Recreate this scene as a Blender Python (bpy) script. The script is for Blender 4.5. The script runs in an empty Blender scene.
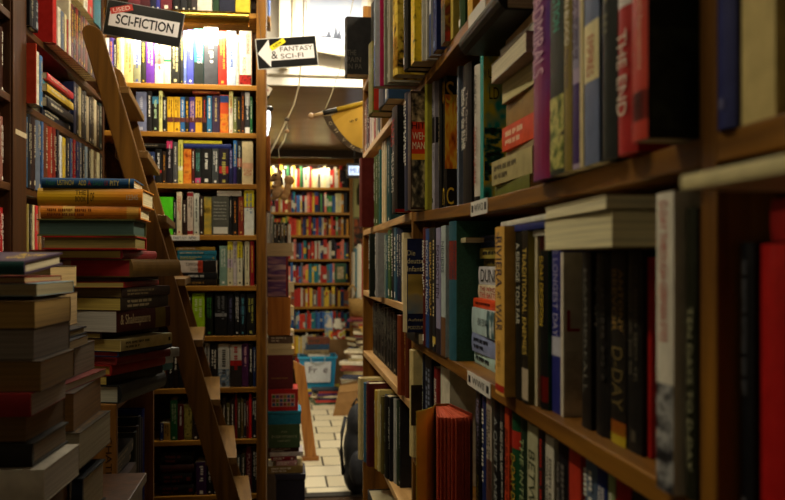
import bpy, math, random
R = random.Random(7)
PI = math.pi
scene = bpy.context.scene
COL = scene.collection

# ------------------------------------------------------------------ camera and pixel rays
F = 840.0
EYE = 1.55
YAW = math.radians(7.43)
HY = 262.0
SN, CS = math.sin(YAW), math.cos(YAW)


def ray(px, py=HY):
    xc = (px - 392.5) / F
    return (SN + xc * CS, CS - xc * SN, (HY - py) / F)


def atY(px, py, Y):
    d = ray(px, py)
    t = Y / d[1]
    return (d[0] * t, Y, EYE + d[2] * t)


def atX(px, py, X):
    d = ray(px, py)
    t = X / d[0]
    return (X, d[1] * t, EYE + d[2] * t)


cd = bpy.data.cameras.new('camera')
cam = bpy.data.objects.new('camera', cd)
COL.objects.link(cam)
cam.location = (0, 0, EYE)
cam.rotation_euler = (PI / 2, 0, -YAW)
cd.sensor_width = 36.0
cd.lens = F * 36.0 / 785.0
cd.shift_y = (HY - 250.0) / 785.0
cd.clip_start = 0.02
cd.clip_end = 60
cd.dof.use_dof = True
cd.dof.focus_distance = 1.95
cd.dof.aperture_fstop = 5.8
scene.camera = cam

# ------------------------------------------------------------------ materials
MATS = {}


def new_mat(name):
    m = bpy.data.materials.new(name)
    m.use_nodes = True
    nt = m.node_tree
    b = nt.nodes['Principled BSDF']
    return m, nt, b


def lin(c):
    return tuple((x / 12.92 if x <= 0.04045 else ((x + 0.055) / 1.055) ** 2.4) for x in c)


def hexc(h):
    h = h.lstrip('#')
    return tuple(int(h[i:i + 2], 16) / 255 for i in (0, 2, 4))


def mat(col, rough=0.45, metal=0.0, emit=None, var=0.12, scale=60.0, name='surface', spec=None):
    """plain surface with slight procedural mottling; col is an sRGB hex string"""
    key = (col, rough, metal, emit, var, scale, spec)
    if key in MATS:
        return MATS[key]
    m, nt, b = new_mat(name)
    c = lin(hexc(col))
    tc = nt.nodes.new('ShaderNodeTexCoord')
    nz = nt.nodes.new('ShaderNodeTexNoise')
    nz.inputs['Scale'].default_value = scale
    nz.inputs['Detail'].default_value = 3
    nt.links.new(tc.outputs['Object'], nz.inputs['Vector'])
    rp = nt.nodes.new('ShaderNodeValToRGB')
    rp.color_ramp.elements[0].position = 0.3
    rp.color_ramp.elements[1].position = 0.7
    rp.color_ramp.elements[0].color = tuple(max(0, x * (1 - var)) for x in c) + (1,)
    rp.color_ramp.elements[1].color = tuple(min(1, x * (1 + var) + 0.004) for x in c) + (1,)
    nt.links.new(nz.outputs['Fac'], rp.inputs['Fac'])
    nt.links.new(rp.outputs['Color'], b.inputs['Base Color'])
    b.inputs['Roughness'].default_value = rough
    b.inputs['Metallic'].default_value = metal
    if spec is not None:
        b.inputs['Specular IOR Level'].default_value = spec
    if emit:
        b.inputs['Emission Color'].default_value = c + (1,)
        b.inputs['Emission Strength'].default_value = emit
    MATS[key] = m
    return m


def wood(dark, light, scale=6.0, axis=2, rough=0.45):
    key = ('wood', dark, light, scale, axis, rough)
    if key in MATS:
        return MATS[key]
    m, nt, b = new_mat('wood')
    tc = nt.nodes.new('ShaderNodeTexCoord')
    mp = nt.nodes.new('ShaderNodeMapping')
    s = [10.0, 10.0, 10.0]
    s[axis] = 0.7
    mp.inputs['Scale'].default_value = s
    nt.links.new(tc.outputs['Object'], mp.inputs['Vector'])
    nz = nt.nodes.new('ShaderNodeTexNoise')
    nz.inputs['Scale'].default_value = scale
    nz.inputs['Detail'].default_value = 6
    nz.inputs['Distortion'].default_value = 0.6
    nt.links.new(mp.outputs['Vector'], nz.inputs['Vector'])
    rp = nt.nodes.new('ShaderNodeValToRGB')
    rp.color_ramp.elements[0].position = 0.3
    rp.color_ramp.elements[1].position = 0.72
    rp.color_ramp.elements[0].color = lin(hexc(dark)) + (1,)
    rp.color_ramp.elements[1].color = lin(hexc(light)) + (1,)
    nt.links.new(nz.outputs['Fac'], rp.inputs['Fac'])
    nt.links.new(rp.outputs['Color'], b.inputs['Base Color'])
    bp = nt.nodes.new('ShaderNodeBump')
    bp.inputs['Strength'].default_value = 0.12
    bp.inputs['Distance'].default_value = 0.004
    nt.links.new(nz.outputs['Fac'], bp.inputs['Height'])
    nt.links.new(bp.outputs['Normal'], b.inputs['Normal'])
    b.inputs['Roughness'].default_value = rough
    b.inputs['Specular IOR Level'].default_value = 0.3
    MATS[key] = m
    return m


def paper(col):
    """page edges: fine leaf lines across the thickness (local x)"""
    key = ('paper', col)
    if key in MATS:
        return MATS[key]
    m, nt, b = new_mat('page_edges')
    c = lin(hexc(col))
    tc = nt.nodes.new('ShaderNodeTexCoord')
    mp = nt.nodes.new('ShaderNodeMapping')
    mp.inputs['Scale'].default_value = (900, 6, 6)
    nt.links.new(tc.outputs['Object'], mp.inputs['Vector'])
    nz = nt.nodes.new('ShaderNodeTexNoise')
    nz.inputs['Scale'].default_value = 1.0
    nz.inputs['Detail'].default_value = 2
    nt.links.new(mp.outputs['Vector'], nz.inputs['Vector'])
    rp = nt.nodes.new('ShaderNodeValToRGB')
    rp.color_ramp.elements[0].position = 0.32
    rp.color_ramp.elements[1].position = 0.62
    rp.color_ramp.elements[0].color = tuple(x * 0.66 for x in c) + (1,)
    rp.color_ramp.elements[1].color = c + (1,)
    nt.links.new(nz.outputs['Fac'], rp.inputs['Fac'])
    nt.links.new(rp.outputs['Color'], b.inputs['Base Color'])
    b.inputs['Roughness'].default_value = 0.85
    MATS[key] = m
    return m


def art(cols, scale=30.0, stretch=(1, 1, 1), rough=0.3, detail=4.0):
    """printed picture: noise through a ramp of several colours"""
    key = ('art', tuple(cols), scale, stretch, rough)
    if key in MATS:
        return MATS[key]
    m, nt, b = new_mat('printed_picture')
    tc = nt.nodes.new('ShaderNodeTexCoord')
    mp = nt.nodes.new('ShaderNodeMapping')
    mp.inputs['Scale'].default_value = stretch
    nt.links.new(tc.outputs['Object'], mp.inputs['Vector'])
    nz = nt.nodes.new('ShaderNodeTexNoise')
    nz.inputs['Scale'].default_value = scale
    nz.inputs['Detail'].default_value = detail
    nt.links.new(mp.outputs['Vector'], nz.inputs['Vector'])
    rp = nt.nodes.new('ShaderNodeValToRGB')
    n = len(cols)
    el = rp.color_ramp.elements
    el[0].position = 0.33
    el[1].position = 0.67
    for i in range(1, n - 1):
        el.new(0.33 + 0.34 * i / (n - 1))
    for i, c in enumerate(cols):
        el[i].color = lin(hexc(c)) + (1,)
    nt.links.new(nz.outputs['Fac'], rp.inputs['Fac'])
    nt.links.new(rp.outputs['Color'], b.inputs['Base Color'])
    b.inputs['Roughness'].default_value = max(rough, 0.45)
    b.inputs['Specular IOR Level'].default_value = 0.22
    MATS[key] = m
    return m


def C(col):
    return mat(col, 0.5, 0.0, None, 0.14, 45.0, 'printed_cover', 0.22)


def INK(col):
    return mat(col, 0.6, 0.0, None, 0.04, 80.0, 'ink', 0.15)


# ------------------------------------------------------------------ object helpers
def link(name, verts, faces, m, parent=None, smooth=False, mats=None, idx=None):
    me = bpy.data.meshes.new(name)
    me.from_pydata(verts, [], faces)
    if mats:
        for q in mats:
            me.materials.append(q)
        for p, i in zip(me.polygons, idx):
            p.material_index = i
    else:
        me.materials.append(m)
    if smooth:
        me.polygons.foreach_set('use_smooth', [True] * len(me.polygons))
    me.update()
    o = bpy.data.objects.new(name, me)
    COL.objects.link(o)
    if parent is not None:
        o.parent = parent
    return o


BOXF = [(0, 3, 2, 1), (4, 5, 6, 7), (0, 1, 5, 4), (1, 2, 6, 5), (2, 3, 7, 6), (3, 0, 4, 7)]


def boxv(x0, x1, y0, y1, z0, z1):
    return [(x0, y0, z0), (x1, y0, z0), (x1, y1, z0), (x0, y1, z0), (x0, y0, z1), (x1, y0, z1), (x1, y1, z1), (x0, y1, z1)]


def box(name, x0, x1, y0, y1, z0, z1, m, parent=None, bevel=0.0):
    o = link(name, boxv(x0, x1, y0, y1, z0, z1), BOXF, m, parent)
    if bevel:
        b = o.modifiers.new('b', 'BEVEL')
        b.width = bevel
        b.segments = 2
        b.limit_method = 'ANGLE'
    return o


def boxes(name, lst, m, parent=None):
    v, f = [], []
    for q in lst:
        k = len(v)
        v += boxv(*q)
        f += [tuple(i + k for i in g) for g in BOXF]
    return link(name, v, f, m, parent)


def prism(name, pts, axis, a, b, m, parent=None, bevel=0.0):
    """extrude polygon pts (2-D) along axis between a and b. axis 'y': pts are (x,z); 'x': (y,z); 'z': (x,y)"""
    n = len(pts)

    def mk(p, w):
        return {'y': (p[0], w, p[1]), 'x': (w, p[0], p[1]), 'z': (p[0], p[1], w)}[axis]
    v = [mk(p, a) for p in pts] + [mk(p, b) for p in pts]
    f = [tuple(range(n))[::-1], tuple(range(n, 2 * n))] + [(i, (i + 1) % n, n + (i + 1) % n, n + i) for i in range(n)]
    o = link(name, v, f, m, parent)
    if bevel:
        bb = o.modifiers.new('b', 'BEVEL')
        bb.width = bevel
        bb.segments = 2
        bb.limit_method = 'ANGLE'
    return o


def tube(name, pts, r, m, parent=None, n=8, caps=True):
    """round bar through pts; r a number or a list"""
    from mathutils import Vector
    P = [Vector(p) for p in pts]
    rr = r if isinstance(r, (list, tuple)) else [r] * len(P)
    v, f = [], []
    for i, p in enumerate(P):
        d = (P[min(i + 1, len(P) - 1)] - P[max(i - 1, 0)]).normalized()
        a = d.cross(Vector((0, 0, 1)))
        if a.length < 1e-3:
            a = d.cross(Vector((1, 0, 0)))
        a.normalize()
        c = d.cross(a).normalized()
        for k in range(n):
            w = 2 * PI * k / n
            v.append(tuple(p + (a * math.cos(w) + c * math.sin(w)) * rr[i]))
    for i in range(len(P) - 1):
        for k in range(n):
            f.append((i * n + k, i * n + (k + 1) % n, (i + 1) * n + (k + 1) % n, (i + 1) * n + k))
    if caps:
        f.append(tuple(range(n))[::-1])
        f.append(tuple(range((len(P) - 1) * n, len(P) * n)))
    return link(name, v, f, m, parent, smooth=True)


def thing(name, label, cat, loc=(0, 0, 0), rot=(0, 0, 0), group=None):
    o = bpy.data.objects.new(name, None)
    o.empty_display_size = 0.05
    COL.objects.link(o)
    o.location = loc
    o.rotation_euler = rot
    tag(o, label, cat, group)
    return o


def tag(o, label, cat, group=None, kind=None):
    if label:
        o['label'] = label
    if cat:
        o['category'] = cat
    if group:
        o['group'] = group
    if kind:
        o['kind'] = kind
    return o


def struct(o):
    o['kind'] = 'structure'
    return o


TXT = {}


def text_geo(s, bold=0.0):
    key = (s, bold)
    if key not in TXT:
        cu = bpy.data.curves.new('t', 'FONT')
        cu.body = s
        cu.resolution_u = 3
        cu.offset = bold
        ob = bpy.data.objects.new('t', cu)
        me = bpy.data.meshes.new_from_object(ob)
        vs = [tuple(v.co) for v in me.vertices]
        fs = [tuple(p.vertices) for p in me.polygons]
        bpy.data.objects.remove(ob)
        bpy.data.meshes.remove(me)
        bpy.data.curves.remove(cu)
        xs = [v[0] for v in vs]
        ys = [v[1] for v in vs]
        x0, y0, w, h = min(xs), min(ys), max(xs) - min(xs), max(ys) - min(ys)
        TXT[key] = ([((v[0] - x0) / w, (v[1] - y0) / h) for v in vs], fs, w / h)
    return TXT[key]


def letter(parent, s, o, u, v, length, height, m, name='title_lettering', bold=0.0):
    g, fs, _ = text_geo(s, bold)
    vs = [tuple(o[k] + u[k] * a * length + v[k] * b * height for k in range(3)) for a, b in g]
    return link(name, vs, fs, m, parent)


def marks(parent, o, u, v, length, height, m, name='title_lettering', fill=0.92):
    """print too small to read: a run of letter-sized dashes"""
    vs, fs = [], []
    a, word = 0.0, R.randint(3, 8)
    while a < length * fill:
        w = height * R.uniform(0.3, 0.55)
        b0 = 0.0 if R.random() < 0.8 else height * 0.3
        for (p, q) in ((a, b0), (a + w, b0), (a + w, height), (a, height)):
            vs.append(tuple(o[k] + u[k] * p + v[k] * q for k in range(3)))
        k = len(vs) - 4
        fs.append((k, k + 1, k + 2, k + 3))
        a += w + height * 0.22
        word -= 1
        if word <= 0:
            a += height * 0.6
            word = R.randint(3, 8)
    return link(name, vs, fs, m, parent)


# ------------------------------------------------------------------ books
def cname(col):
    r, g, b = hexc(col)
    mx, mn = max(r, g, b), min(r, g, b)
    s = 0 if mx == 0 else (mx - mn) / mx
    if mx < 0.16:
        return 'black'
    if s < 0.16:
        return 'white' if mx > 0.82 else 'pale grey' if mx > 0.6 else 'grey' if mx > 0.33 else 'charcoal'
    d = mx - mn
    h = (60 * ((g - b) / d % 6) if mx == r else 60 * ((b - r) / d + 2) if mx == g else 60 * ((r - g) / d + 4))
    if h < 14 or h >= 345:
        n = 'red'
    elif h < 40:
        n = 'orange' if mx > 0.6 and s > 0.6 else 'brown' if mx < 0.6 else 'tan'
    elif h < 68:
        n = 'yellow' if mx > 0.65 and s > 0.4 else 'cream' if mx > 0.65 else 'olive'
    elif h < 165:
        n = 'green'
    elif h < 200:
        n = 'teal'
    elif h < 250:
        n = 'blue'
    elif h < 300:
        n = 'purple'
    else:
        n = 'pink' if mx > 0.6 else 'plum'
    if s < 0.35 and mx > 0.75:
        return 'pale ' + n if n not in ('cream', 'tan') else n
    if mx < 0.36:
        return 'dark ' + n
    return n


def spine_arc(t, b, n=6, off=0.0):
    out = []
    for i in range(n + 1):
        x = t / 2 - t * i / n
        out.append((x, b * (2 * x / t) ** 2 - off))
    return out


BOOKS = 0


def make_book(t, h, d, col, hard=False, page='d8cba6', title=None, tcol='e8e4d8', bands=(), loc=(0, 0, 0), rot=(0, 0, 0),
              lying=False, mk=True, face=(), material=None, curve=None, publisher=None, tfrac=(0.08, 0.8), th=None, plain=False, small=False):
    """A book with its spine towards local -y, thickness on x, height on z. lying: origin at the middle of its underside."""
    global BOOKS
    BOOKS += 1
    root = bpy.data.objects.new('hardback_book' if hard else 'paperback_book', None)
    root.empty_display_size = 0.03
    COL.objects.link(root)
    root.location = loc
    root.rotation_euler = rot
    ox, oy, oz = (t / 2, -d / 2, -h / 2) if lying else (0, 0, 0)
    c = min(0.0028 if hard else 0.0009, t * 0.2)
    bul = curve if curve is not None else (min(0.006, t * 0.16) if hard else min(0.0012, t * 0.06))
    prof = [(t / 2, d)] + spine_arc(t, bul) + [(-t / 2, d)]
    inner = [(-t / 2 + c, d), (-t / 2 + c, c + bul), (t / 2 - c, c + bul), (t / 2 - c, d)]
    ring = prof + inner
    n = len(ring)
    v = [(x + ox, y + oy, oz) for x, y in ring] + [(x + ox, y + oy, h + oz) for x, y in ring]
    f = [tuple(range(n))[::-1], tuple(range(n, 2 * n))] + [(i, (i + 1) % n, n + (i + 1) % n, n + i) for i in range(n)]
    link('cover', v, f, material or C(col), root)
    ins = 0.0035 if hard else 0.0006
    pin = ins if hard else 0.001
    link('page_block', boxv(-t / 2 + c + ox, t / 2 - c + ox, c + bul + 0.0002 + oy, d - pin + oy, ins + oz, h - ins + oz), BOXF, paper(page), root)
    e = 0.0004

    def band(z0, z1, bc, nm='spine_panel'):
        a = spine_arc(t, bul, 6, e * 0.6)
        vv = [(x * 0.985 + ox, y + oy, z0 * h + oz) for x, y in a] + [(x * 0.985 + ox, y + oy, z1 * h + oz) for x, y in a]
        k = len(a)
        link(nm, vv, [(i, i + 1, k + i + 1, k + i) for i in range(k - 1)], bc if not isinstance(bc, str) else C(bc), root)
    for z0, z1, bc in bands:
        band(z0, z1, bc)
    U, V = (0, 0, -1), (1, 0, 0)
    if title:
        runs = title if isinstance(title, list) else [(title, tcol) + tuple(tfrac)]
        for run in runs:
            s, tc_, a0, a1 = run[:4]
            xo = run[4] if len(run) > 4 else 0.0
            hh = t * (run[5] if len(run) > 5 else (th or 0.55))
            letter(root, s, (ox - hh / 2 + xo * t, oy - e, oz + h * (1 - a0)), U, V, h * (a1 - a0), hh, INK(tc_))
    elif mk and t > 0.006 and not plain:
        two = t > 0.02 and R.random() < 0.6
        a0 = R.uniform(0.06, 0.14)
        L = h * R.uniform(0.45, 0.66)
        if two:
            marks(root, (ox + t * 0.06, oy - e, oz + h * (1 - a0)), U, V, L, t * 0.22, INK(tcol))
            marks(root, (ox - t * 0.28, oy - e, oz + h * (1 - a0)), U, V, L * R.uniform(0.5, 1), t * 0.2, INK(tcol), 'author_lettering')
        else:
            hh = t * R.uniform(0.24, 0.38)
            marks(root, (ox - hh / 2, oy - e, oz + h * (1 - a0)), U, V, L, hh, INK(tcol))
        if R.random() < 0.55:
            z = h * R.uniform(0.03, 0.06)
            w = t * 0.16
            link('publisher_mark', [(ox - w, oy - e, oz + z), (ox + w, oy - e, oz + z), (ox + w, oy - e, oz + z + 2 * w), (ox - w, oy - e, oz + z + 2 * w)], [(0, 1, 2, 3)], INK(tcol), root)
    # face: pictures and words on the cover towards local +x; fractions of depth and height
    xf = t / 2 + ox + e
    for q in face:
        xf += 0.00015
        if q[0] == 'panel':
            _, y0, y1, z0, z1, mm = q
            link('cover_picture', [(xf, oy + y0 * d, oz + z0 * h), (xf, oy + y1 * d, oz + z0 * h), (xf, oy + y1 * d, oz + z1 * h), (xf, oy + y0 * d, oz + z1 * h)],
                 [(0, 1, 2, 3)], mm if not isinstance(mm, str) else C(mm), root)
        elif q[0] == 'htext':
            _, s, y0, y1, z0, z1, tc_ = q
            letter(root, s, (xf + e, oy + y0 * d, oz + z1 * h), (0, 0, -1), (0, 1, 0), h * (z1 - z0), d * (y1 - y0), INK(tc_), 'cover_lettering')
        else:
            _, s, y0, y1, z0, z1, tc_ = q
            letter(root, s, (xf + e, oy + y0 * d, oz + z0 * h), (0, 1, 0), (0, 0, 1), d * (y1 - y0), h * (z1 - z0), INK(tc_), 'cover_lettering')
    return root


ORD = ['first', 'second', 'third', 'fourth', 'fifth', 'sixth', 'seventh', 'eighth', 'ninth', 'tenth', 'eleventh', 'twelfth', 'thirteenth', 'fourteenth', 'fifteenth',
       'sixteenth', 'seventeenth', 'eighteenth', 'nineteenth', 'twentieth', 'twenty-first', 'twenty-second', 'twenty-third', 'twenty-fourth', 'twenty-fifth',
       'twenty-sixth', 'twenty-seventh', 'twenty-eighth', 'twenty-ninth', 'thirtieth']


class Row:
    """books in one row or stack; names each by its colour and its count from an anchor"""
    all = []

    def __init__(self, anchor, where, group):
        self.anchor, self.where, self.group, self.items = anchor, where, group, []
        self.edge = None
        self.hmax = None
        self.kind = None
        Row.all.append(self)

    def add(self, root, key, col, hard, own=None, verb=''):
        self.items.append((key, root, col, hard, own, verb))

    def close(self):
        self.items.sort(key=lambda q: q[0])
        for i, (k, root, col, hard, own, verb) in enumerate(self.items):
            kind = {'magazine': 'magazine', 'record_album': 'album'}.get(self.kind) or ('hardback' if hard else 'paperback')
            lab = own or f"{cname(col)} {kind}{verb}, {ORD[i]} from the {self.anchor} {self.where}"
            tag(root, lab, 'book', self.group)
            kn = self.kind or ('magazine' if own and 'magazine ' in own + ' ' and not own.startswith(('yellow paperback',)) and 'the magazine' not in own else None)
            if kn:
                root.name = kn
                root['category'] = kn.split('_')[-1]


# right-hand bookcase: spines face -x.  z given relative to the eye.
def rbook(row, xa, xb, ytop, col, z, X=None, ybot=None, hard=False, d=None, h=None, own=None, gap=False, tilt=0.0, Xlim=(0.25, 0.345), **kw):
    """xa..xb: the spine's pixel columns (xa farther).  X found from ybot, or by following on from the book before."""
    if X is None and ybot is not None:
        t = z * F / (HY - ybot)
        X = ray((xa + xb) / 2)[0] * t
    if X is None:
        X = 0.318
        if row.edge is not None and not gap:
            r = ray(xa)
            X = min(max(r[0] / r[1] * row.edge, Xlim[0]), Xlim[1])
    yf, yn = atX(xa, HY, X)[1], atX(xb, HY, X)[1]
    if callable(z):
        z = max(z(yn), z(yf)) + 0.0006
    if row.edge is not None:
        yf = min(yf, row.edge - 0.0006)
    if yf - yn < 0.007:
        yn = yf - 0.007
    row.edge = yn
    t = yf - yn - 0.0006
    if h is None:
        pm = (xa + xb) / 2
        h = atX(pm, ytop, X)[2] - EYE - z
    h = max(0.08, h)
    if row.hmax is not None:
        h = min(h, row.hmax - z)
    dd = d or min(0.2, max(0.11, h * 0.66))
    o = make_book(t, h, dd, col, hard, loc=(X, (yf + yn) / 2, EYE + z + 0.0004), rot=(tilt, 0, -PI / 2), **kw)
    row.add(o, -yf if row.anchor.startswith('far') else yn, col, hard, own)
    return o


def flat(row, key, X0, y0, y1, z0, z1, d, rz, col, hard=False, own=None, verb=' lying flat', **kw):
    """lying book between y0..y1 (or centred) -- for the right bookcase (rz=-90): spine plane X0, length along y"""
    h = y1 - y0
    o = make_book(z1 - z0 - 0.0006, h, d, col, hard, lying=True, loc=(X0 + d / 2, (y0 + y1) / 2, EYE + z0 + 0.0003), rot=(0, -PI / 2, rz), **kw)
    row.add(o, key, col, hard, own, verb)
    return o


# left-hand bookcase: spines face +x; listed from the near end
def lbook(row, xa, xb, ytop, col, z, X=None, hard=False, d=0.11, h=None, own=None, gap=False, **kw):
    if X is None:
        X = -0.708
        if row.edge is not None and not gap:
            r = ray(xa)
            X = min(max(r[0] / r[1] * row.edge, -0.728), -0.665)
    yn, yf = atX(xa, HY, X)[1], atX(xb, HY, X)[1]
    if row.edge is not None:
        yn = max(yn, row.edge + 0.0006)
    if yf - yn < 0.008:
        yf = yn + 0.008
    row.edge = yf
    if h is None:
        h = atX((xa + xb) / 2, ytop, X)[2] - EYE - z
    h = min(h, min(q for q in LZ if q > z + .01) - .022 - z) if z < LZ[0] else h
    kw.setdefault('tcol', 'a49a84')
    o = make_book(yf - yn - 0.0006, h, d, col, hard, loc=(X, (yf + yn) / 2, EYE + z + 0.0004), rot=(0, 0, PI / 2), **kw)
    row.add(o, yn, col, hard, own)
    return o


# facing bookcase
SY = 3.6


def fbook(row, xa, xb, ytop, col, z, y=None, hard=False, d=0.11, h=None, own=None, **kw):
    Y = SY + 0.008 if y is None else y
    x0, x1 = atY(xa, HY, Y)[0], atY(xb, HY, Y)[0]
    if row.edge is not None:
        x0 = max(x0, row.edge + 0.0006)
    x1 = max(x1, x0 + 0.007)
    row.edge = x1
    if h is None:
        h = atY((xa + xb) / 2, ytop, Y)[2] - EYE - z
    ab = [q for q in FZ if q > z + .01]
    if ab:
        h = min(h, min(ab) - .0235 - z)
    o = make_book(x1 - x0 - 0.0008, h, d, col, hard, loc=((x0 + x1) / 2, Y, EYE + z + 0.0004), rot=(0, 0, 0), **kw)
    row.add(o, -x1, col, hard, own)
    return o


def fflat(row, key, xa, xb, yt, yb, col, Y=None, d=0.11, hard=False, own=None, z0=None, **kw):
    """lying book in the facing bookcase, spine to the front"""
    Y = SY + 0.01 if Y is None else Y
    x0, x1 = atY(xa, HY, Y)[0], atY(xb, HY, Y)[0]
    za, zb = atY((xa + xb) / 2, yt, Y)[2], atY((xa + xb) / 2, yb, Y)[2]
    t = za - zb
    if z0 is not None:
        zb = EYE + z0
    o = make_book(t - 0.0006, x1 - x0, d, col, hard, lying=True, loc=((x0 + x1) / 2, Y + d / 2, zb + 0.0003), rot=(0, -PI / 2, 0), **kw)
    row.add(o, key, col, hard, own, ' lying flat')
    return zb + t - EYE


def corner(row, key, px, Y, z0, z1, phi, a, b, side, col, hard=False, own=None, verb='', **kw):
    """lying book given by its near corner (pixel px at depth Y), turned phi degrees: left face a long, right face b long.
    side: what the right or left face is (spineR, foreR, spineL, foreL)"""
    p = math.radians(phi)
    X = atY(px, HY, Y)[0]
    eL, eR = (-math.cos(p), math.sin(p)), (math.sin(p), math.cos(p))
    c = (X + eL[0] * a / 2 + eR[0] * b / 2, Y + eL[1] * a / 2 + eR[1] * b / 2)
    rz = {'spineR': PI / 2 - p, 'foreR': PI / 2 - p + PI, 'spineL': -p, 'foreL': PI - p}[side]
    h, d = (b, a) if side.endswith('R') else (a, b)
    o = make_book(z1 - z0 - 0.0006, h, d, col, hard, lying=True, loc=(c[0], c[1], EYE + z0 + 0.0003), rot=(0, -PI / 2, rz), **kw)
    row.add(o, key, col, hard, own, verb)
    return o

# ================================================================== the room
OAK = wood('5a370f', '94641f', 5.0, 1)            # long in y
OAKX = wood('7a4c14', 'b8842e', 5.0, 0)           # long in x
OAKZ = wood('5a370f', '94641f', 5.0, 2)           # long in z
PALE = wood('a87c48', 'd8b078', 5.0, 1)
DARK = wood('341c0a', '583414', 5.0, 1)
DARKZ = wood('2e190a', '4a2a10', 5.0, 2)
LADW = wood('4c300e', '76501c', 4.0, 2, 0.42)
WHITE = mat('f2ead8', 0.7, 0, None, 0.05, 3.0, 'painted_plaster')
E = EYE


def tile_mat():
    m, nt, b = new_mat('floor_tiles')
    tc = nt.nodes.new('ShaderNodeTexCoord')
    br = nt.nodes.new('ShaderNodeTexBrick')
    br.offset = 0.5
    br.inputs['Scale'].default_value = 1.0
    br.inputs['Brick Width'].default_value = 0.305
    br.inputs['Row Height'].default_value = 0.305
    br.inputs['Mortar Size'].default_value = 0.008
    br.inputs['Color1'].default_value = lin(hexc('ded4b8')) + (1,)
    br.inputs['Color2'].default_value = lin(hexc('cbbf9f')) + (1,)
    br.inputs['Mortar'].default_value = lin(hexc('3a3226')) + (1,)
    nt.links.new(tc.outputs['Object'], br.inputs['Vector'])
    nt.links.new(br.outputs['Color'], b.inputs['Base Color'])
    b.inputs['Roughness'].default_value = 0.4
    return m


struct(box('floor', -1.3, 1.8, 5.62, 11.1, -0.05, 0.0, tile_mat()))
struct(box('floor', -1.3, 1.8, -1.4, 5.62, -0.05, 0.0, wood('20140a', '3c2612', 4.0, 1)))
DIM = mat('6a645a', 0.8, 0, None, 0.1, 3.0, 'painted_plaster')
struct(box('wall_left', -1.35, -1.25, -1.4, 11.1, 0, 4.0, DIM))
struct(box('wall_right', 1.75, 1.85, -1.4, 11.1, 0, 4.0, DIM))
struct(box('wall_back', -1.3, 1.8, 11.0, 11.1, 0, 2.9, mat('6b5638', 0.8, 0, None, 0.1, 3.0, 'painted_plaster')))
struct(box('wall_rear', -1.3, 1.8, -1.5, -1.4, 0, 4.0, DIM))
struct(box('ceiling', -1.3, 1.8, -1.4, 6.2, 3.85, 3.95, mat('8a7c64', 0.8, 0, None, 0.1, 3.0, 'painted_plaster')))
struct(box('wall_header', -1.25, 1.75, 6.15, 6.35, 2.835, 3.85, WHITE))
struct(box('trim_1', -1.25, 1.75, 6.12, 6.15, 2.905, 2.95, WHITE, bevel=0.008))


def low_ceiling_mat():
    m, nt, b = new_mat('varnished_boards')
    tc = nt.nodes.new('ShaderNodeTexCoord')
    nz = nt.nodes.new('ShaderNodeTexNoise')
    nz.inputs['Scale'].default_value = 1.6
    nz.inputs['Detail'].default_value = 2
    nt.links.new(tc.outputs['Object'], nz.inputs['Vector'])
    rp = nt.nodes.new('ShaderNodeValToRGB')
    rp.color_ramp.elements[0].color = lin(hexc('5c4422')) + (1,)
    rp.color_ramp.elements[1].color = lin(hexc('806236')) + (1,)
    nt.links.new(nz.outputs['Fac'], rp.inputs['Fac'])
    nt.links.new(rp.outputs['Color'], b.inputs['Base Color'])
    bp = nt.nodes.new('ShaderNodeBump')
    bp.inputs['Strength'].default_value = 0.35
    bp.inputs['Distance'].default_value = 0.05
    nt.links.new(nz.outputs['Fac'], bp.inputs['Height'])
    nt.links.new(bp.outputs['Normal'], b.inputs['Normal'])
    b.inputs['Roughness'].default_value = 0.3
    b.inputs['Coat Weight'].default_value = 0.15
    b.inputs['Coat Roughness'].default_value = 0.25
    return m


o = struct(box('ceiling', -1.25, 1.75, 6.18, 11.0, 2.83, 2.92, low_ceiling_mat()))
# white door casing and post behind the facing bookcase
struct(box('trim_2', atY(279, 0, 5.9)[0], atY(291, 0, 5.9)[0], 5.9, 6.1, 2.952, 3.85, mat('efe2c8', 0.6, 0, None, 0.04, 3.0, 'painted_plaster'), bevel=0.01))

# ================================================================== right-hand bookcase
ZA, ZB, ZC, ZD = 0.095, -0.186, 0.42, -0.47
ZSAG = ((0.2, 0.095), (0.65, 0.095), (1.04, 0.0965), (1.42, 0.102), (1.75, 0.112), (2.07, 0.122))


def ZAf(y):
    for (a, p), (b, q) in zip(ZSAG, ZSAG[1:]):
        if y <= b:
            return p + (q - p) * (y - a) / (b - a)
    return ZSAG[-1][1]

XF, XB = 0.317, 0.585
YN, YP0, YP1, YM0, YM1, YE0, YE1 = 0.28, 0.583, 0.608, 2.042, 2.066, 3.33, 3.355
rc = thing('bookcase', 'long wooden bookcase of war books running down the aisle opposite the ladder', 'bookcase', (0.45, 1.8, 0))


def part(name, x0, x1, y0, y1, z0, z1, m, root, bevel=0.0015, lab=None):
    """a box given in room coordinates under a root that may stand anywhere (unturned)"""
    L = root.location
    o = box(name, x0 - L.x, x1 - L.x, y0 - L.y, y1 - L.y, z0 - L.z, z1 - L.z, m, root, bevel)
    if lab:
        o['label'] = lab
    return o


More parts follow.
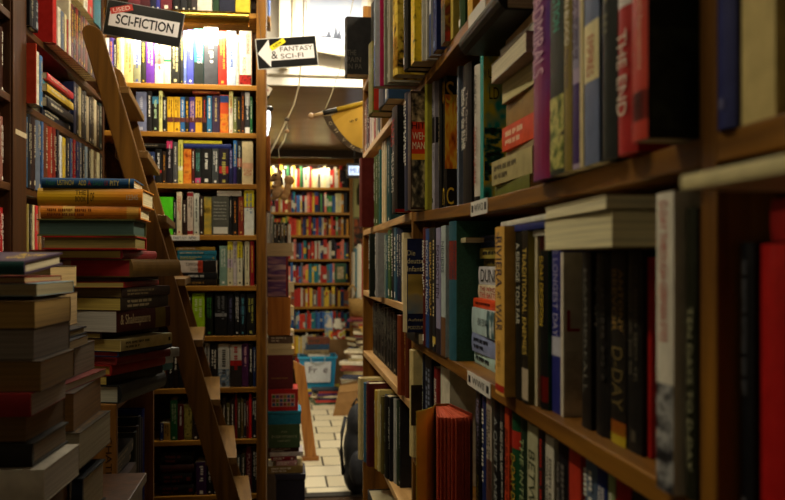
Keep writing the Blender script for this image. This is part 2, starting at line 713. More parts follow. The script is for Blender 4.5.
TOPZ = E + 1.02
for y0, y1 in ((YN - 0.025, YN), (YP0, YP1), (YM0, YM1), (YE0, YE1)):
    part('upright', XF, XB, y0, y1, 0, TOPZ, OAKZ, rc)
for z in (ZA, ZB, ZC, ZD, -0.78, -1.1, 0.74):
    # boards of the near bay and of the nearest bay
    th = 0.022
    if z == ZA:   # this board sags
        ys = [YP1 + (YM0 - YP1) * i / 12 for i in range(13)]
        pp = [(y - rc.location.y, E + ZAf(y) - th) for y in ys] + [(y - rc.location.y, E + ZAf(y)) for y in ys[::-1]]
        prism('shelf', pp, 'x', XF - rc.location.x, XB - rc.location.x, OAK, rc, 0.0015)
    else:
        part('shelf', XF, XB, YP1, YM0, E + z - th, E + z, OAK, rc)
    part('shelf', XF, XB, YN, YP0, E + z - th, E + z, OAK, rc)
for z in (0.70, 0.43, 0.125, -0.112, -0.352, -0.66, -1.0, -1.3):
    part('shelf', XF, XB, YM1, YE0, E + z - 0.02, E + z, PALE, rc)
part('back_panel', XB, XB + 0.008, YN - 0.025, YE1, 0, TOPZ, DARK, rc, 0)
part('base_board', XF + 0.02, XF + 0.035, YN, YE0, 0, 0.07, OAK, rc, 0)
for (pa, pb, z, s) in ((471.5, 488, ZAf(1.40), 'WW2'), (468, 491, ZB, 'WWII')):
    y1_, y0_ = atX(pa, 0, XF)[1], atX(pb, 0, XF)[1]
    o = part('shelf_label', XF - 0.0012, XF, y0_, y1_, E + z - 0.025, E + z - 0.001, mat('d9d6d0', 0.5, 0, None, 0.03), rc, 0)
    o['label'] = 'white paper shelf label'
    ly, lz = rc.location.y, rc.location.z
    W = y1_ - y0_
    letter(o, s, (XF - 0.0016 - rc.location.x, y1_ - W * 0.24 - ly, E + z - 0.0185), (0, -1, 0), (0, 0, 1), W * 0.52, 0.012, INK('26262a'), 'label_lettering')
    for q in (0.06, 0.84):
        yy = y1_ - W * q - ly
        link('label_square', [(XF - 0.0016 - rc.location.x, yy, E + z - 0.019), (XF - 0.0016 - rc.location.x, yy - W * 0.1, E + z - 0.019), (XF - 0.0016 - rc.location.x, yy - W * 0.1, E + z - 0.007), (XF - 0.0016 - rc.location.x, yy, E + z - 0.007)], [(0, 1, 2, 3)], INK('1c1c20'), o)
y1_, y0_ = atX(469, 0, XF)[1], atX(486, 0, XF)[1]
o = part('shelf_label', XF - 0.0012, XF, y0_, y1_, E + ZC - 0.024, E + ZC + 0.001, mat('c9c6c0', 0.5, 0, None, 0.03), rc, 0)
o['label'] = 'white paper shelf label'

# ------- rows of the right-hand bookcase
G_UP = 'books on the upper war shelf'
G_LO = 'books on the lower war shelf'
ra = Row('far upright', 'on the upper war shelf', G_UP)
ra.hmax = 0.3965
# far end of the shelf to the near post
rbook(ra, 403.2, 406.6, 86, '1a2240', ZAf, X=0.2845, hard=True)
rbook(ra, 407.3, 410.3, 93, '8e1d14', ZAf, X=0.284, d=0.16, mk=False, own='paperback with red banner and soldier photograph on its cover, upper war shelf',
      material=C('3a2618'),
      face=[('panel', 0.02, 0.98, 0.72, 0.98, art(['1a1714', '7e6a50', 'c8b088'], 70)), ('panel', 0.02, 0.98, 0.47, 0.74, 'd8381c'),
            ('panel', 0.02, 0.98, 0.42, 0.47, 'e0a020'), ('panel', 0.02, 0.98, 0.02, 0.42, art(['14120f', '4c453a', 'b0a080'], 80, (1, 1, .6))),
            ('text', 'HITLER', 0.02, 0.42, 0.68, 0.735, '1a0a06'), ('text', 'WEHR', 0.03, 0.27, 0.59, 0.65, 'f0e2c4'), ('text', 'MANN', 0.03, 0.27, 0.51, 0.57, 'f0e2c4')])
rbook(ra, 424, 425.8, 79, '8f8a2c', ZAf, hard=True, mk=False, own='slim olive green hardback beside the red banner paperback, upper war shelf')
rbook(ra, 431.5, 434, 79, '9b96a4', ZAf, face=[('panel', .02, .98, .52, .72, '1c1a1e')], tcol='141414', bands=((0.52, 0.72, '1c1a1e'),))
rbook(ra, 438, 440, 75, '141312', ZAf, tcol='b0a080', hard=True)
rbook(ra, 442.5, 445, 70, '17130e', ZAf, d=0.17, hard=True, title=[('S', 'd8a62a', 0.03, 0.2, 0, .8), ('C', 'd8b43c', 0.84, 0.97, 0, .7)],
      own='black hardback with orange flames and a large yellow S on its cover',
      face=[('panel', 0.0, 0.98, 0.3, 0.86, art(['8a2c04', 'e87a10', 'f8c840', 'e0600c'], 30, (1, 2, 0.6), detail=2)), ('text', 'S', 0.012, 0.115, 0.79, 0.96, 'e0b030'),
            ('text', 'C', 0.02, 0.11, 0.03, 0.16, 'e0c040')])
rbook(ra, 456.5, 458.5, 67, '6a7488', ZAf, tcol='d8d8e0')
rbook(ra, 460.5, 468.5, 65.5, '121113', ZAf, hard=True, title=[('Battle for the RUHR', 'e6e2da', 0.16, 0.6, -0.12, .5), ('The German', 'a8a29a', 0.2, 0.55, .3, .24)],
      own='black hardback with white battle for the ruhr lettering')
rbook(ra, 472.5, 477.5, 66, 'c9c2b6', ZAf, hard=True, title=[('CHURCHILL', '2a2826', 0.07, 0.36, 0, .55), ('TAPESTRY OF WAR', '8e2a20', 0.44, 0.86, 0, .55)],
      bands=((0.01, 0.05, '1c1a18'),), own='white spine lettered tapestry of war beside the teal and yellow cover')
rbook(ra, 479.5, 483.5, 55, '1e8a84', ZAf, d=0.17, mk=False, own='large teal and yellow book with dark ships on its cover',
      face=[('panel', 0.0, 1, 0, 1, art(['0a2a26', '1d8f86', 'c8b820', 'd6c63a', '2a5a30'], 22, (1, 1, .7), detail=2)),
            ('panel', 0.01, 0.95, 0.14, 0.5, art(['0a0f0c', '10221a', '1a5a4c', 'c8b62a', 'd0c030'], 55, (1, .8, 1.4))),
            ('text', 'U', 0.05, 0.1, 0.83, 0.89, '0c0f0c'), ('text', 'LD', 0.06, 0.16, 0.69, 0.77, '0c0f0c')])
rst = Row('top', 'beside the purple spine', 'stack of flat books on the upper war shelf')
y1s, y0s = 1.31, 1.105
zst = [(0.000, 0.020, 0.334, '5c6420', 'a8a060'), (0.020, 0.058, 0.332, 'a89c6c', 'b5aa88'), (0.058, 0.074, 0.352, '8c7a58', 'b8a070'), (0.074, 0.112, 0.349, 'c2401c', 'b8b0a0'),
       (0.112, 0.150, 0.353, '8a6a2a', 'b48c40'), (0.150, 0.184, 0.348, 'a09468', 'd0c490'), (0.184, 0.214, 0.328, '9a8e86', 'd8ccb0'), (0.214, 0.236, 0.345, 'b8b4b8', 'e0dcd0'), (0.236, 0.254, 0.352, 'c8a878', 'd8c8a0')]
for i, (a, b, X, col, pg) in enumerate(zst):
    kw = {}
    if i == 3:
        kw = dict(own='orange paperback lying fourth from the bottom of the flat stack beside the purple book', bands=((0.0, 1.0, 'cf4620'),), tcol='f0d8b8')
    if i != 3:
        kw = dict(mk=i == 1, tcol='6a6048')
    kw['curve'] = 0.0004
    rr = -PI / 2 + (0.03 if i % 2 else -0.02) + (PI if i in (5, 6, 7) else 0)
    flat(ra if False else rst, -i, X, y0s + 0.003 * (i % 3), y1s - 0.004 * (i % 2), ZAf(1.31) + a, ZAf(1.31) + b, 0.17, rr, col, page=pg, **kw)
ra.edge = 1.1
rbook(ra, 529, 548, -45, '5a1448', ZAf, X=0.30, hard=True, title=[('ADMIRALS', 'd2a8c0', 0.24, 0.57, 0, .55)], material=art(['3a0e2c', '8a1c50', '54307c', '2c3a8c'], 6, (1, 1, .5), 0.35),
      own='purple and crimson spine lettered admirals', h=0.285)
rbook(ra, 549, 563, -60, '10241a', ZAf, title=[('NIGHT ACTION', '3ea890', 0.12, 0.45, .05, .45)], h=0.29, bands=((0.02, 0.3, art(['1a2a10', '6a7a30', 'c8c070', '0c140a'], 60)),), own='dark green spine with camouflage foot and teal lettering')
rbook(ra, 563, 571, -60, '7a6a24', ZAf, title=[('BLOOD ON BLOOD', 'e8e0c0', 0.14, 0.5, 0, .55), ('Mary Louise', '4a2a5a', 0.52, 0.67, 0, .42)], h=0.27)
rbook(ra, 571.5, 579, -60, 'a898b4', ZAf, tcol='3a2040', h=0.26, bands=((0.02, 0.34, '3c2462'), (0.4, 0.6, '8a86a0')))
rbook(ra, 579, 583, -60, 'c9b98a', ZAf, h=0.26, mk=False)
rbook(ra, 583, 598, -70, '5f6c8c', ZAf, h=0.265, title=[('EMPIRES', 'a82a24', 0.52, 0.67, 0, .45)], bands=((0.31, 0.53, 'd8cc9c'),), own='slate blue spine with cream panel and red lettering on the upper war shelf')
rbook(ra, 598, 612, -80, '262a28', ZAf, h=0.27, tcol='6a6858', hard=True)
rbook(ra, 613, 631, -90, 'b02420', ZAf, X=0.30, h=0.262, hard=True, title=[('THE END', 'e0d0c0', 0.58, 0.87, 0, .5)], bands=((0.5, 0.99, 'd8d0cc'),), own='red hardback with pale the end lettering on the upper war shelf')
rbook(ra, 631, 647, -100, 'b8321c', ZAf, X=0.2795, h=0.245, material=C('14180f'), face=[('panel', .02, .96, .03, .35, art(['10140c', '2c3420', '14180f', '0c0f0a'], 14))], title=[('World Retrospective', 'e0b090', 0.5, 0.77, .05, .34)], bands=((0, 1, 'b8321c'), (0.065, 0.16, '1a1414')), own='orange red spine with black block, protruding beside the near post')
rbook(ra, 690.5, 697, -120, 'a8943c', ZAf, X=0.322, h=0.27, mk=False)
rb2 = Row('thick post', 'above the red hardback', 'books on the upper shelf of the nearest bay')
rb2.edge = YP0 - 0.002
rbook(rb2, 713, 731, 0, '2a2f66', ZA, X=0.312, h=0.26, tcol='5a5a80', hard=True)
rbook(rb2, 732, 774, 0, 'cbb77c', ZA, X=0.318, h=0.262, tcol='6a5a30', own='thick cream paperback with blurred yellow spine beyond the thick post', mk=False)
rbook(rb2, 775, 812, 0, '3a2416', ZA, X=0.33, h=0.25, tcol='8a6a50', hard=True)
rbook(rb2, 813, 850, 0, '2a3c2c', ZA, X=0.33, h=0.24)
rb3 = Row('thick post', 'below the cream magazine', 'books on the lower shelf of the nearest bay')
rb3.edge = 0.581
rbook(rb3, 736, 751, 0, '0c0d14', ZB, X=0.332, h=0.2, tcol='5a5a60', hard=True)
rbook(rb3, 753, 800, 0, 'a80e0a', ZB, X=0.328, h=0.198, hard=True, mk=False, own='big red hardback beyond the thick post, lower shelf')
rbook(rb3, 801, 850, 0, '1e1a1a', ZB, X=0.335, h=0.2)
flat(rb3, 9, 0.345, 0.335, 0.56, ZB + 0.2005, ZB + 0.2305, 0.12, -PI / 2, '8e1610', bands=((0.0, 0.7, '5a5230'),), own='slim red book with olive spine lying on the big red hardback', mk=False)
mg = Row('thick post', 'on top', 'magazine')
flat(mg, 0, 0.25, 0.30, 0.503, ZB + 0.231, ZB + 0.2405, 0.2, -PI / 2 + 0.015, 'd8cc9a', page='e0d6ac', own='thick cream magazine lying out past the post over the red hardback', mk=False)

# ------- lower war shelf
rl = Row('far upright', 'on the lower war shelf', G_LO)
rl.edge = YM0 - 0.002
flat(rl, -2.0, 0.30, 1.862, 2.036, ZB, ZB + 0.026, 0.17, -PI / 2, '14140f', own='thin dark book lying under the navy infantry book', mk=False)
rbook(rl, 401.8, 404.6, 238, 'c4b48c', ZB + 0.0265, X=0.272, h=0.212, d=0.15, hard=True, mk=False, material=C('141c44'), bands=((0, 1, 'b8a884'),), Xlim=(0.2, 0.34),
      face=[('panel', 0.05, 0.9, 0.2, 0.62, art(['8a7430', 'b89a48', '5a7a90', '6a5a28'], 7, (1, 1, 2), detail=2)), ('text', 'Die', 0.04, 0.16, 0.82, 0.875, 'c8bc8c'), ('text', 'deutsche', 0.04, 0.38, 0.735, 0.79, 'd8cc9c'), ('text', 'Infanterie', 0.04, 0.42, 0.65, 0.705, 'd8cc9c'), ('text', 'Aufstellung', 0.05, 0.42, 0.11, 0.15, 'c8bc8c'), ('text', 'PODZUN', 0.05, 0.3, 0.035, 0.07, 'c8bc8c')],
      own='navy book with yellowed landscape photograph and die deutsche infanterie lettering')
rbook(rl, 421.5, 425, 228, '5a1a10', ZB, hard=True)
rbook(rl, 425, 428.5, 229, '1f3f78', ZB, title=[('ENCOUNTER AT MALDON', 'd8d8e0', 0.1, 0.72, 0, .6)])
rbook(rl, 428.5, 432, 228, '15120f', ZB, tcol='c8a040')
rbook(rl, 432, 435, 228, '1c1a1e', ZB, tcol='d8c890', bands=((0.06, 0.12, 'd0b050'),))
rbook(rl, 435.5, 440, 228, '8a86a6', ZB, title=[('FORGOTTEN', '3a2030', 0.14, 0.56, 0, .6)], bands=((0.0, 0.2, '241c26'),))
rbook(rl, 440.5, 445, 226, 'a8b4b6', ZB, title=[('NEMESIS', '3a4a5c', 0.12, 0.36, 0, .55)], bands=((0.0, 0.3, '6a4a30'),))
rbook(rl, 445.5, 453.5, 222, '2c5a62', ZB, X=0.316, d=0.2, hard=True, mk=False, bands=((0, 1, '2c5a6a'), (0.58, 0.86, 'c8401c')), material=mat('1f5140', 0.75, 0, None, 0.2, 300, 'book_cloth'),
      own='tall green cloth hardback with teal spine and orange title block, jutting out')
rls = Row('top', 'beside the tan spine', 'stack of flat paperbacks on the lower war shelf')
zz = [(0.0, 0.022, 0.352, 'a8c8c4', 'd8d8c8'), (0.022, 0.056, 0.349, '8894c0', 'c8c8c8'), (0.056, 0.103, 0.347, 'b4ccd0', 'd8d8d0'), (0.103, 0.120, 0.352, 'd8481c', 'c8b890'), (0.120, 0.145, 0.359, 'd8ccae', 'c8b890'),
      (0.145, 0.178, 0.362, 'c8c6cc', 'c8c0b0'), (0.178, 0.192, 0.37, '6a5a1c', 'b8a878'), (0.192, 0.212, 0.364, 'b0a04c', 'a89868'), (0.212, 0.234, 0.364, '24386a', 'a89868')]
for i, (a, b, X, col, pg) in enumerate(zz):
    kw = dict(tcol='1c1c22')
    if i == 2:
        kw = dict(title=[('HOAX FOR WAR', '2a2a34', 0.3, 0.75, 0, .3)], bands=((0.0, 0.3, art(['e0e8e8', '5a7a80', '20363c'], 40)),), own='pale blue paperback lying in the flat stack beside the tan spine')
    if i == 4:
        kw = dict(title=[('THE WINDS', 'b0222a', 0.1, 0.85, .2, .35), ('THE BATTLE', 'b0222a', 0.1, 0.9, -.22, .35)])
    if i == 5:
        kw = dict(title=[('DUNN', '1a1a20', 0.1, 0.8, 0, .7)])
    if i == 3:
        kw = dict(tcol='3a1008')
    flat(rls, -i, X, 1.352 + 0.002 * (i % 3), 1.531 - 0.003 * (i % 2), ZB + a, ZB + b, 0.11, -PI / 2 + (0.02 if i % 2 else -0.015), col, page=pg, **kw)
rl.edge = 1.268
rbook(rl, 494.5, 503.5, 227, 'd8a850', ZB, X=0.30, mk=False, title=[('THE', '20264e', .03, .075, -.15, .3), ('RIVIERA', '20264e', 0.06, 0.36, 0, .62), ('AT', '20264e', 0.385, 0.43, 0, .4), ('WAR', '20264e', 0.46, 0.62, 0, .62), ('GEORGE G.', '8a5a24', 0.68, 0.84, 0, .35)],
      bands=((0.02, 0.06, 'b02818'),), own='tan spine with navy riviera at war lettering')
rbook(rl, 514.5, 521, 233, '14140f', ZB, title=[('A BRIDGE TOO FAR', 'd0ccb8', 0.06, 0.55, 0, .6)])
rbook(rl, 521, 528, 231, '1f1a10', ZB, title=[('TRADITIONAL ENEMIES', 'd8b858', 0.1, 0.72, 0, .58)], bands=((0.02, 0.2, 'b8a890'),), d=0.14, face=[('panel', 0, 1, 0, 1, art(['0a0a06', '5a5420', 'a89838', '1a1810'], 8, (1, 1, .6), detail=2))])
rbook(rl, 534, 537, 227, 'c8bc9c', ZB, mk=False)
rbook(rl, 537.5, 545, 228, '0e0f0d', ZB, hard=True, title=[('D-DAY DECEPTION', 'd8b43c', 0.16, 0.54, 0, .55)], bands=((0, 1, '0e0f0d'), (0.88, 0.98, 'a02018'), (0.04, 0.18, 'a02018')), material=C('0f4a26'), own='d-day deception spine, black with red blocks and a green cover')
rbook(rl, 551, 560, 222, '262a78', ZB, tilt=0.0, title=[('THE LONGEST DAY', 'a8a4c8', 0.06, 0.6, 0, .55)], bands=((0.3, 0.4, 'b8b8c8'),))
rbook(rl, 560, 563, 225, 'cfc6b4', ZB, h=0.197, d=0.16, mk=False, own='cream cover with a red L, facing out beside the blue longest day spine',
      face=[('text', 'L', 0.03, 0.13, 0.52, 0.65, 'a01c18'), ('text', 'C', 0.15, 0.27, 0.52, 0.65, 'a01c18'), ('panel', 0.02, 0.8, 0.1, 0.4, art(['cfc6b4', 'cfc6b4', '8a8070', '3a342c'], 14))])
rbook(rl, 581, 590, 235, '1a1510', ZB, h=0.197, title=[('HAMMERFALL', '6a6860', 0.1, 0.8, 0, .4)], X=0.335)
rbook(rl, 591, 609, 232, '0f0e0d', ZB, h=0.196, hard=True, tcol='2c2824')
rbook(rl, 610, 625, 220, '16120b', ZB, h=0.198, title=[('ANTONY', '9a7a40', 0.1, 0.42, .22, .3), ('BEEVOR', '9a7a40', 0.1, 0.42, -.2, .3), ('D-DAY', '6a5a34', 0.5, 0.82, 0, .7)], bands=((0.0, 0.12, 'b8a020'), (0.05, 0.12, 'c84020')), own='thick black spine with brown d-day lettering and yellow foot')
rbook(rl, 626, 641, 220, '0e0d0c', ZB, h=0.198, tcol='4a4438')
rbook(rl, 647, 651, 220, 'a01814', ZB, h=0.19, mk=False)
rbook(rl, 655, 672.5, 193, 'd8d2c4', ZB, X=0.306, h=0.242, title=[('D-DAY THROUGH GERMAN EYES', 'b02c24', 0.03, 0.5, 0, .42)], bands=((0.0, 0.36, art(['0e0e10', '34343a', 'a8a8a8', '1c1c20'], 26, (1, 1, 2))),), d=0.15,
      own='white spine with red d-day lettering and grey soldier photograph at its foot')
rbook(rl, 683, 694, 205, '1e1f0e', ZB, h=0.228, title=[('TEN DAYS TO D-DAY', 'a8a480', 0.34, 0.9, .1, .5)], Xlim=(0.25, 0.32), hard=True)
# flat books resting on the uprights of the lower war shelf
rt = Row('top', 'over the lower war shelf', 'books lying across the lower war shelf')
ztop = ZB + 0.1985
flat(rt, 1, 0.288, 0.712, 0.905, ztop, ztop + 0.034, 0.105, -PI / 2 + PI, '6b5a2a', page='e6dcb0', own='thick cream paged paperback lying across the lower war shelf, page edges outward', mk=False)
flat(rt, 0, 0.286, 0.715, 0.9, ztop + 0.0345, ztop + 0.0475, 0.11, -PI / 2 + PI - 0.02, 'd8cda8', page='e8deb8', own='thin cream book lying on the thick paged paperback', mk=False)
flat(rt, 4, 0.322, 0.95, 1.2, ZB + 0.219, ZB + 0.227, 0.17, -PI / 2, 'c8c4b4', own='pale magazine under the blue one across the lower war shelf', mk=False)
flat(rt, 3, 0.316, 0.96, 1.22, ZB + 0.2275, ZB + 0.237, 0.17, -PI / 2 + 0.02, '1c2a6e', own='dark blue magazine lying above the tan spine', mk=False)
flat(rt, 2, 0.318, 0.97, 1.21, ZB + 0.2375, ZB + 0.245, 0.17, -PI / 2 - 0.01, 'd0cdc0', own='thin white magazine on top of the blue magazine', mk=False)
flat(rt, 5, 0.33, 1.50, 1.76, ZB + 0.2215, ZB + 0.231, 0.16, -PI / 2, 'b0a884', own='thin cream book lying over the blue and lilac spines', mk=False)

# ------- bottom row of the near bay
rd = Row('far upright', 'on the bottom war shelf', 'books on the shelf below the war books')
rd.hmax = -0.2095
rd.edge = YM0 - 0.002
rbook(rd, 408.3, 411, 340, 'c8b47c', ZD, X=0.305, h=0.256, d=0.2, hard=True, mk=False, Xlim=(0.2, 0.34), own='tall cream and brown photograph cover standing at the far end of the bottom row',
      face=[('panel', 0, 1, 0.3, 0.68, art(['1c140e', '3a2a1c', '2c1e14'], 10))])
rbook(rd, 419, 424, 358, '12162a', ZD, X=0.33, gap=True, h=0.25, tcol='a8a890', hard=True)
rbook(rd, 424.5, 431, 357, '0e1020', ZD, h=0.25, tcol='8088a0')
rbook(rd, 433.5, 437, 365, '7a1c1c', ZD, h=0.235)
rbook(rd, 438, 447, 366, 'd8d0bc', ZD, h=0.245, d=0.14, hard=True, mk=False)
rd.edge = 1.62
# fanned paperback standing with its red-dyed page edge outward
t = thing('paperback_book', 'open paperback with fanned red page edges and yellow cover, standing fore-edge outward', 'book', (0, 0, 0), group='books on the shelf below the war books')
t.location = (0.285, 1.375, E + ZD)
n, hh = 26, 0.211
v, f = [], []
for i in range(n):
    a = i / (n - 1) * 2 - 1
    xf_, xb_ = a * 0.0275, a * 0.011
    yf_ = 0.006 * math.sin(i * 2.3) * 0.5 + 0.012 * abs(a)
    w = 0.0009
    k = len(v)
    zt_ = hh - 0.002 * abs(math.sin(i * 1.7))
    v += [(xf_ - w, yf_, 0.002), (xf_ + w, yf_, 0.002), (xb_ + w * .4, 0.118, 0.002), (xb_ - w * .4, 0.118, 0.002),
          (xf_ - w, yf_, zt_), (xf_ + w, yf_, zt_), (xb_ + w * .4, 0.118, zt_), (xb_ - w * .4, 0.118, zt_)]
    f += [tuple(i_ + k for i_ in g) for g in BOXF]
link('page_block', v, f, mat('c8583a', 0.8, 0, None, 0.12, 120, 'dyed_pages', .2), t)['label'] = 'red dyed page edges'
cvp = [(-0.011, .118), (-0.023, .088), (-0.038, .064), (-0.058, .05)]
v = [(x, y, 0) for x, y in cvp] + [(x, y, hh + .003) for x, y in cvp] + [(x, y + .0012, 0) for x, y in cvp] + [(x, y + .0012, hh + .003) for x, y in cvp]
m_ = len(cvp)
f = []
for i in range(m_ - 1):
    f += [(i, i + 1, m_ + i + 1, m_ + i), (2 * m_ + i, 2 * m_ + i + 1, 3 * m_ + i + 1, 3 * m_ + i), (m_ + i, m_ + i + 1, 3 * m_ + i + 1, 3 * m_ + i)]
f.append((m_ - 1, 3 * m_ - 1, 4 * m_ - 1, 2 * m_ - 1))
link('front_cover', v, f, mat('e4e058', 0.55, 0, None, 0.1, 20, 'printed_cover', .2), t)['label'] = 'yellow front cover folded open'
link('back_cover', [(.031, .012, 0), (.0325, .012, 0), (.0145, .119, 0), (.013, .119, 0), (.031, .012, hh + .003), (.0325, .012, hh + .003), (.0145, .119, hh + .003), (.013, .119, hh + .003)], BOXF, C('7a2c18'), t)
box('spine', -.0115, .014, .1185, .1205, 0, hh + .003, C('8a5a24'), t)
BOOKS += 1
rd.edge = 1.405
rbook(rd, 475, 480, 395, '121018', ZD, X=0.325, h=0.255, gap=True, title=[('THOSE WHO FALL', '9a90b0', 0.06, 0.5, 0, .55), ('JOHN MUIRHEAD', 'c8b43c', 0.56, 0.98, 0, .5)])
rbook(rd, 480.5, 485, 397, '1e2a5c', ZD, h=0.249, hard=True)
rbook(rd, 485.5, 491, 400, 'a89c8c', ZD, h=0.255, tcol='3a2c24', bands=((0.3, 0.6, '5a3a30'),))
rbook(rd, 491.5, 499, 400, '151618', ZD, h=0.254, hard=True, title=[('A QUIET AMERICAN', '9a9c98', 0.1, 0.86, 0, .5)])
rbook(rd, 499.5, 503.5, 404, '19181a', ZD, h=0.253, tcol='c8c4b8')
rbook(rd, 504, 508.5, 405, 'c0401c', ZD, h=0.255, tcol='2c0c08')
rbook(rd, 509, 517, 415, '17482a', ZD, h=0.252, hard=True, title=[('D-DAY DECEPTION', 'c89a30', 0.24, 0.8, 0, .5)], bands=((0.8, 0.9, 'b02c1c'),), own='green spine with red block below the tan spine, bottom row')
rbook(rd, 517.5, 526, 418, '1f3222', ZD, h=0.254, hard=True, title=[('THE INTERPRETER', '98a878', 0.12, 0.8, 0, .45)])
rbook(rd, 526.5, 537, 424, 'b0ae8c', ZD, h=0.251, title=[('BETWIXT', '38422c', 0.14, 0.6, 0, .6)], bands=((0.1, 0.3, '2c6a54'),))
rbook(rd, 537.5, 544, 430, '191414', ZD, h=0.255, tcol='c03020')
rbook(rd, 544.5, 553, 436, 'c9c4b4', ZD, h=0.250, tcol='3a3a3a')
rbook(rd, 554, 567, 440, '17151a', ZD, h=0.252, hard=True, tcol='6a6460')
rbook(rd, 568, 580, 447, 'b83420', ZD, h=0.251, mk=False)
rbook(rd, 581, 595, 455, '5a6c84', ZD, h=0.256, hard=True)
rbook(rd, 596, 606, 462, '20306e', ZD, h=0.251)
rbook(rd, 607, 614, 470, '8c9a6c', ZD, h=0.251)
rbook(rd, 615, 630, 474, '9c1c18', ZD, h=0.251)
rbook(rd, 631, 650, 480, '22262c', ZD, h=0.251)

# ------- top shelf of the near bay (books overhang it)
rcx = Row('far upright', 'on the high war shelf', 'books on the high shelf above the war books')
rcx.edge = YM0 + 0.0
for (xa, xb, yb, col, hd, kw) in (
        (373.5, 374.7, 87.5, 'aebccc', False, dict(bands=((0.0, 0.35, '4a5a8c'),), tcol='5a6a8a')),
        (378.3, 379.6, 88, 'b81c58', False, {}),
        (382.8, 384.2, 86, '8c8c7c', True, {}),
        (387, 388.4, 83, 'a8a494', True, {}),
        (391.5, 395, 77, '1c150c', True, dict(material=art(['1a1208', 'b8901c', 'e8c850', 'e8c850', '3a2a10'], 45), bands=((0.06, 0.98, art(['1a1208', 'b8901c', 'e8c850', 'e8c850', '3a2a10'], 45)), (0.06, 0.3, art(['5a2c08', 'c88a1c', 'e8b030'], 24))), mk=False, own='thick yellow spine with engraved portraits on the high shelf')),
        (402.5, 405.5, 70, '14120f', True, {}),
        (410.5, 414, 64, 'c8a820', False, dict(material=art(['d8b820', 'e8c828', 'd8b820', '1e160a'], 60), bands=((0.04, 0.96, art(['d8b820', 'e8c828', 'd8b820', '1e160a'], 60)),), mk=False, own='yellow spine with black sketched figures on the high shelf')),
        (419.5, 421.5, 63, 'd0ccbc', False, dict(tcol='2a2a2a')),
        (424.5, 426.5, 61, 'b4b0a8', True, {}),
        (428.5, 430.5, 57, 'c4c4cc', False, dict(bands=((0.0, 0.3, '3a4a7a'),))),
        (432.5, 436, 52, '1c2c66', False, dict(bands=((0.65, 0.98, '2c4a1c'),), tcol='8a9ac8')),
        (440.5, 444.5, 44, '9a7a2c', False, dict(material=art(['b8301c', '5a2c10', 'c8a430'], 28), bands=((0.0, 0.25, '2c2c0c'), (0.3, 0.98, art(['b8301c', '5a2c10', 'c8a430'], 18))), mk=False)),
        (449.5, 452.5, 40, 'b8a048', False, dict(mk=False)),
        (457.5, 462, 33, '24401c', True, {}), (467, 472, 20, 'c89c38', False, {}), (479, 486, 8, 'b83a1c', False, {}), (493, 500, -10, '2a3a6a', True, {})):
    rbook(rcx, xa, xb, 0, col, ZC, ybot=yb, hard=hd, h=0.285, d=0.22, own=kw.pop('own', None), Xlim=(0.2, 0.34), **kw)
# dark slab of a book lying on the flat stack, under the high shelf
ru = Row('top', 'under the high shelf', 'books lying under the high shelf')
flat(ru, 0, 0.30, 1.155, 1.42, ZC - 0.064, ZC - 0.026, 0.2, -PI / 2, '141812', hard=True, curve=0.012, mk=False, own='big black green hardback lying on the standing books beneath the high shelf label')

# ------- far bay of the right-hand bookcase
FB = dict(Xlim=(0.24, 0.345))
r1 = Row('far end', 'of the eye-level far shelf', 'books on the eye level far shelf')
r1.hmax = 0.408
r1.edge = YE0 - 0.03
Z1 = 0.125
rbook(r1, 358.5, 360.3, 155, '5a1410', Z1, X=0.272, d=0.16, hard=True, mk=False, h=0.245, own='tall dark red hardback at the far end of the aisle bookcase')
for (xa, xb, yt, col, hd) in ((373.5, 375, 157, '4a5a2c', True), (376, 377.3, 155, '3c5030', True), (378.5, 379.6, 150, '1e5a5a', False), (381.5, 383, 133, 'd8c49c', False), (383.5, 385, 131, 'cdbb94', False), (386, 387.4, 118, '1c4a4c', True), (388, 389.3, 116, '1a3a40', True)):
    rbook(r1, xa, xb, yt, col, Z1, hard=hd, **FB)
rbook(r1, 390.3, 395, 94, '0f0d0c', Z1, X=0.2795, h=0.27, d=0.2, hard=True, title=[('NAZIS', 'a81c14', 0.12, 0.36, 0, .7), ('THE LAST DAYS', 'd0ccc0', 0.42, 0.8, 0, .5)], own='tall black hardback with red nazis lettering on its spine',
      face=[('text', 'LALA', 0.3, 0.9, 0.1, 0.15, 'c8b430'), ('text', 'Anna', 0.3, 0.8, 0.06, 0.09, 'c8b430'), ('panel', 0, 1, 0.0, 0.03, '8a1410')])
r2 = Row('far end', 'of the upper far shelf', 'small books on the upper far shelf')
r2.hmax = 0.678
r2.edge = YE0 - 0.02
for (xa, xb, h, col, hd) in ((364.5, 366, 0.2, '8a4a2c', False), (366.3, 367.6, 0.2, '3c2a40', False), (368, 369.2, 0.2, '6a3028', True), (369.6, 371, 0.17, 'c4b4b8', False), (371.4, 373, 0.16, 'd8d0c4', True), (373.4, 375, 0.17, '9a2c24', False), (375.4, 377, 0.18, 'a89c8c', False), (377.4, 379.4, 0.2, '2c3448', True), (379.8, 381.5, 0.19, '7a5a2c', False)):
    rbook(r2, xa, xb, 0, col, 0.43, hard=hd, h=h, **FB)
rbook(r2, 367.2, 370.5, 0, '6b6a1c', 0.43, X=0.249, h=0.205, hard=True, d=0.16, mk=False, face=[('panel', 0.06, 0.98, 0.03, 0.98, 'c02c18')], own='olive spined book with bright red cover jutting from the upper far shelf')
rbook(r2, 377, 381.6, 0, '1a1c30', 0.43, X=0.267, h=0.19, hard=True, mk=False)
rbook(r2, 382, 388, 0, '1f3a58', 0.43, X=0.274, h=0.2)
for (xa, xb, h, col, hd) in ((389, 393, 0.22, '1c2034', True), (394, 399, 0.23, '14140f', False), (400, 405, 0.23, '22304a', True), (406, 411, 0.22, '1a1412', True)):
    rbook(r2, xa, xb, 0, col, 0.43, hard=hd, h=h, X=0.335)
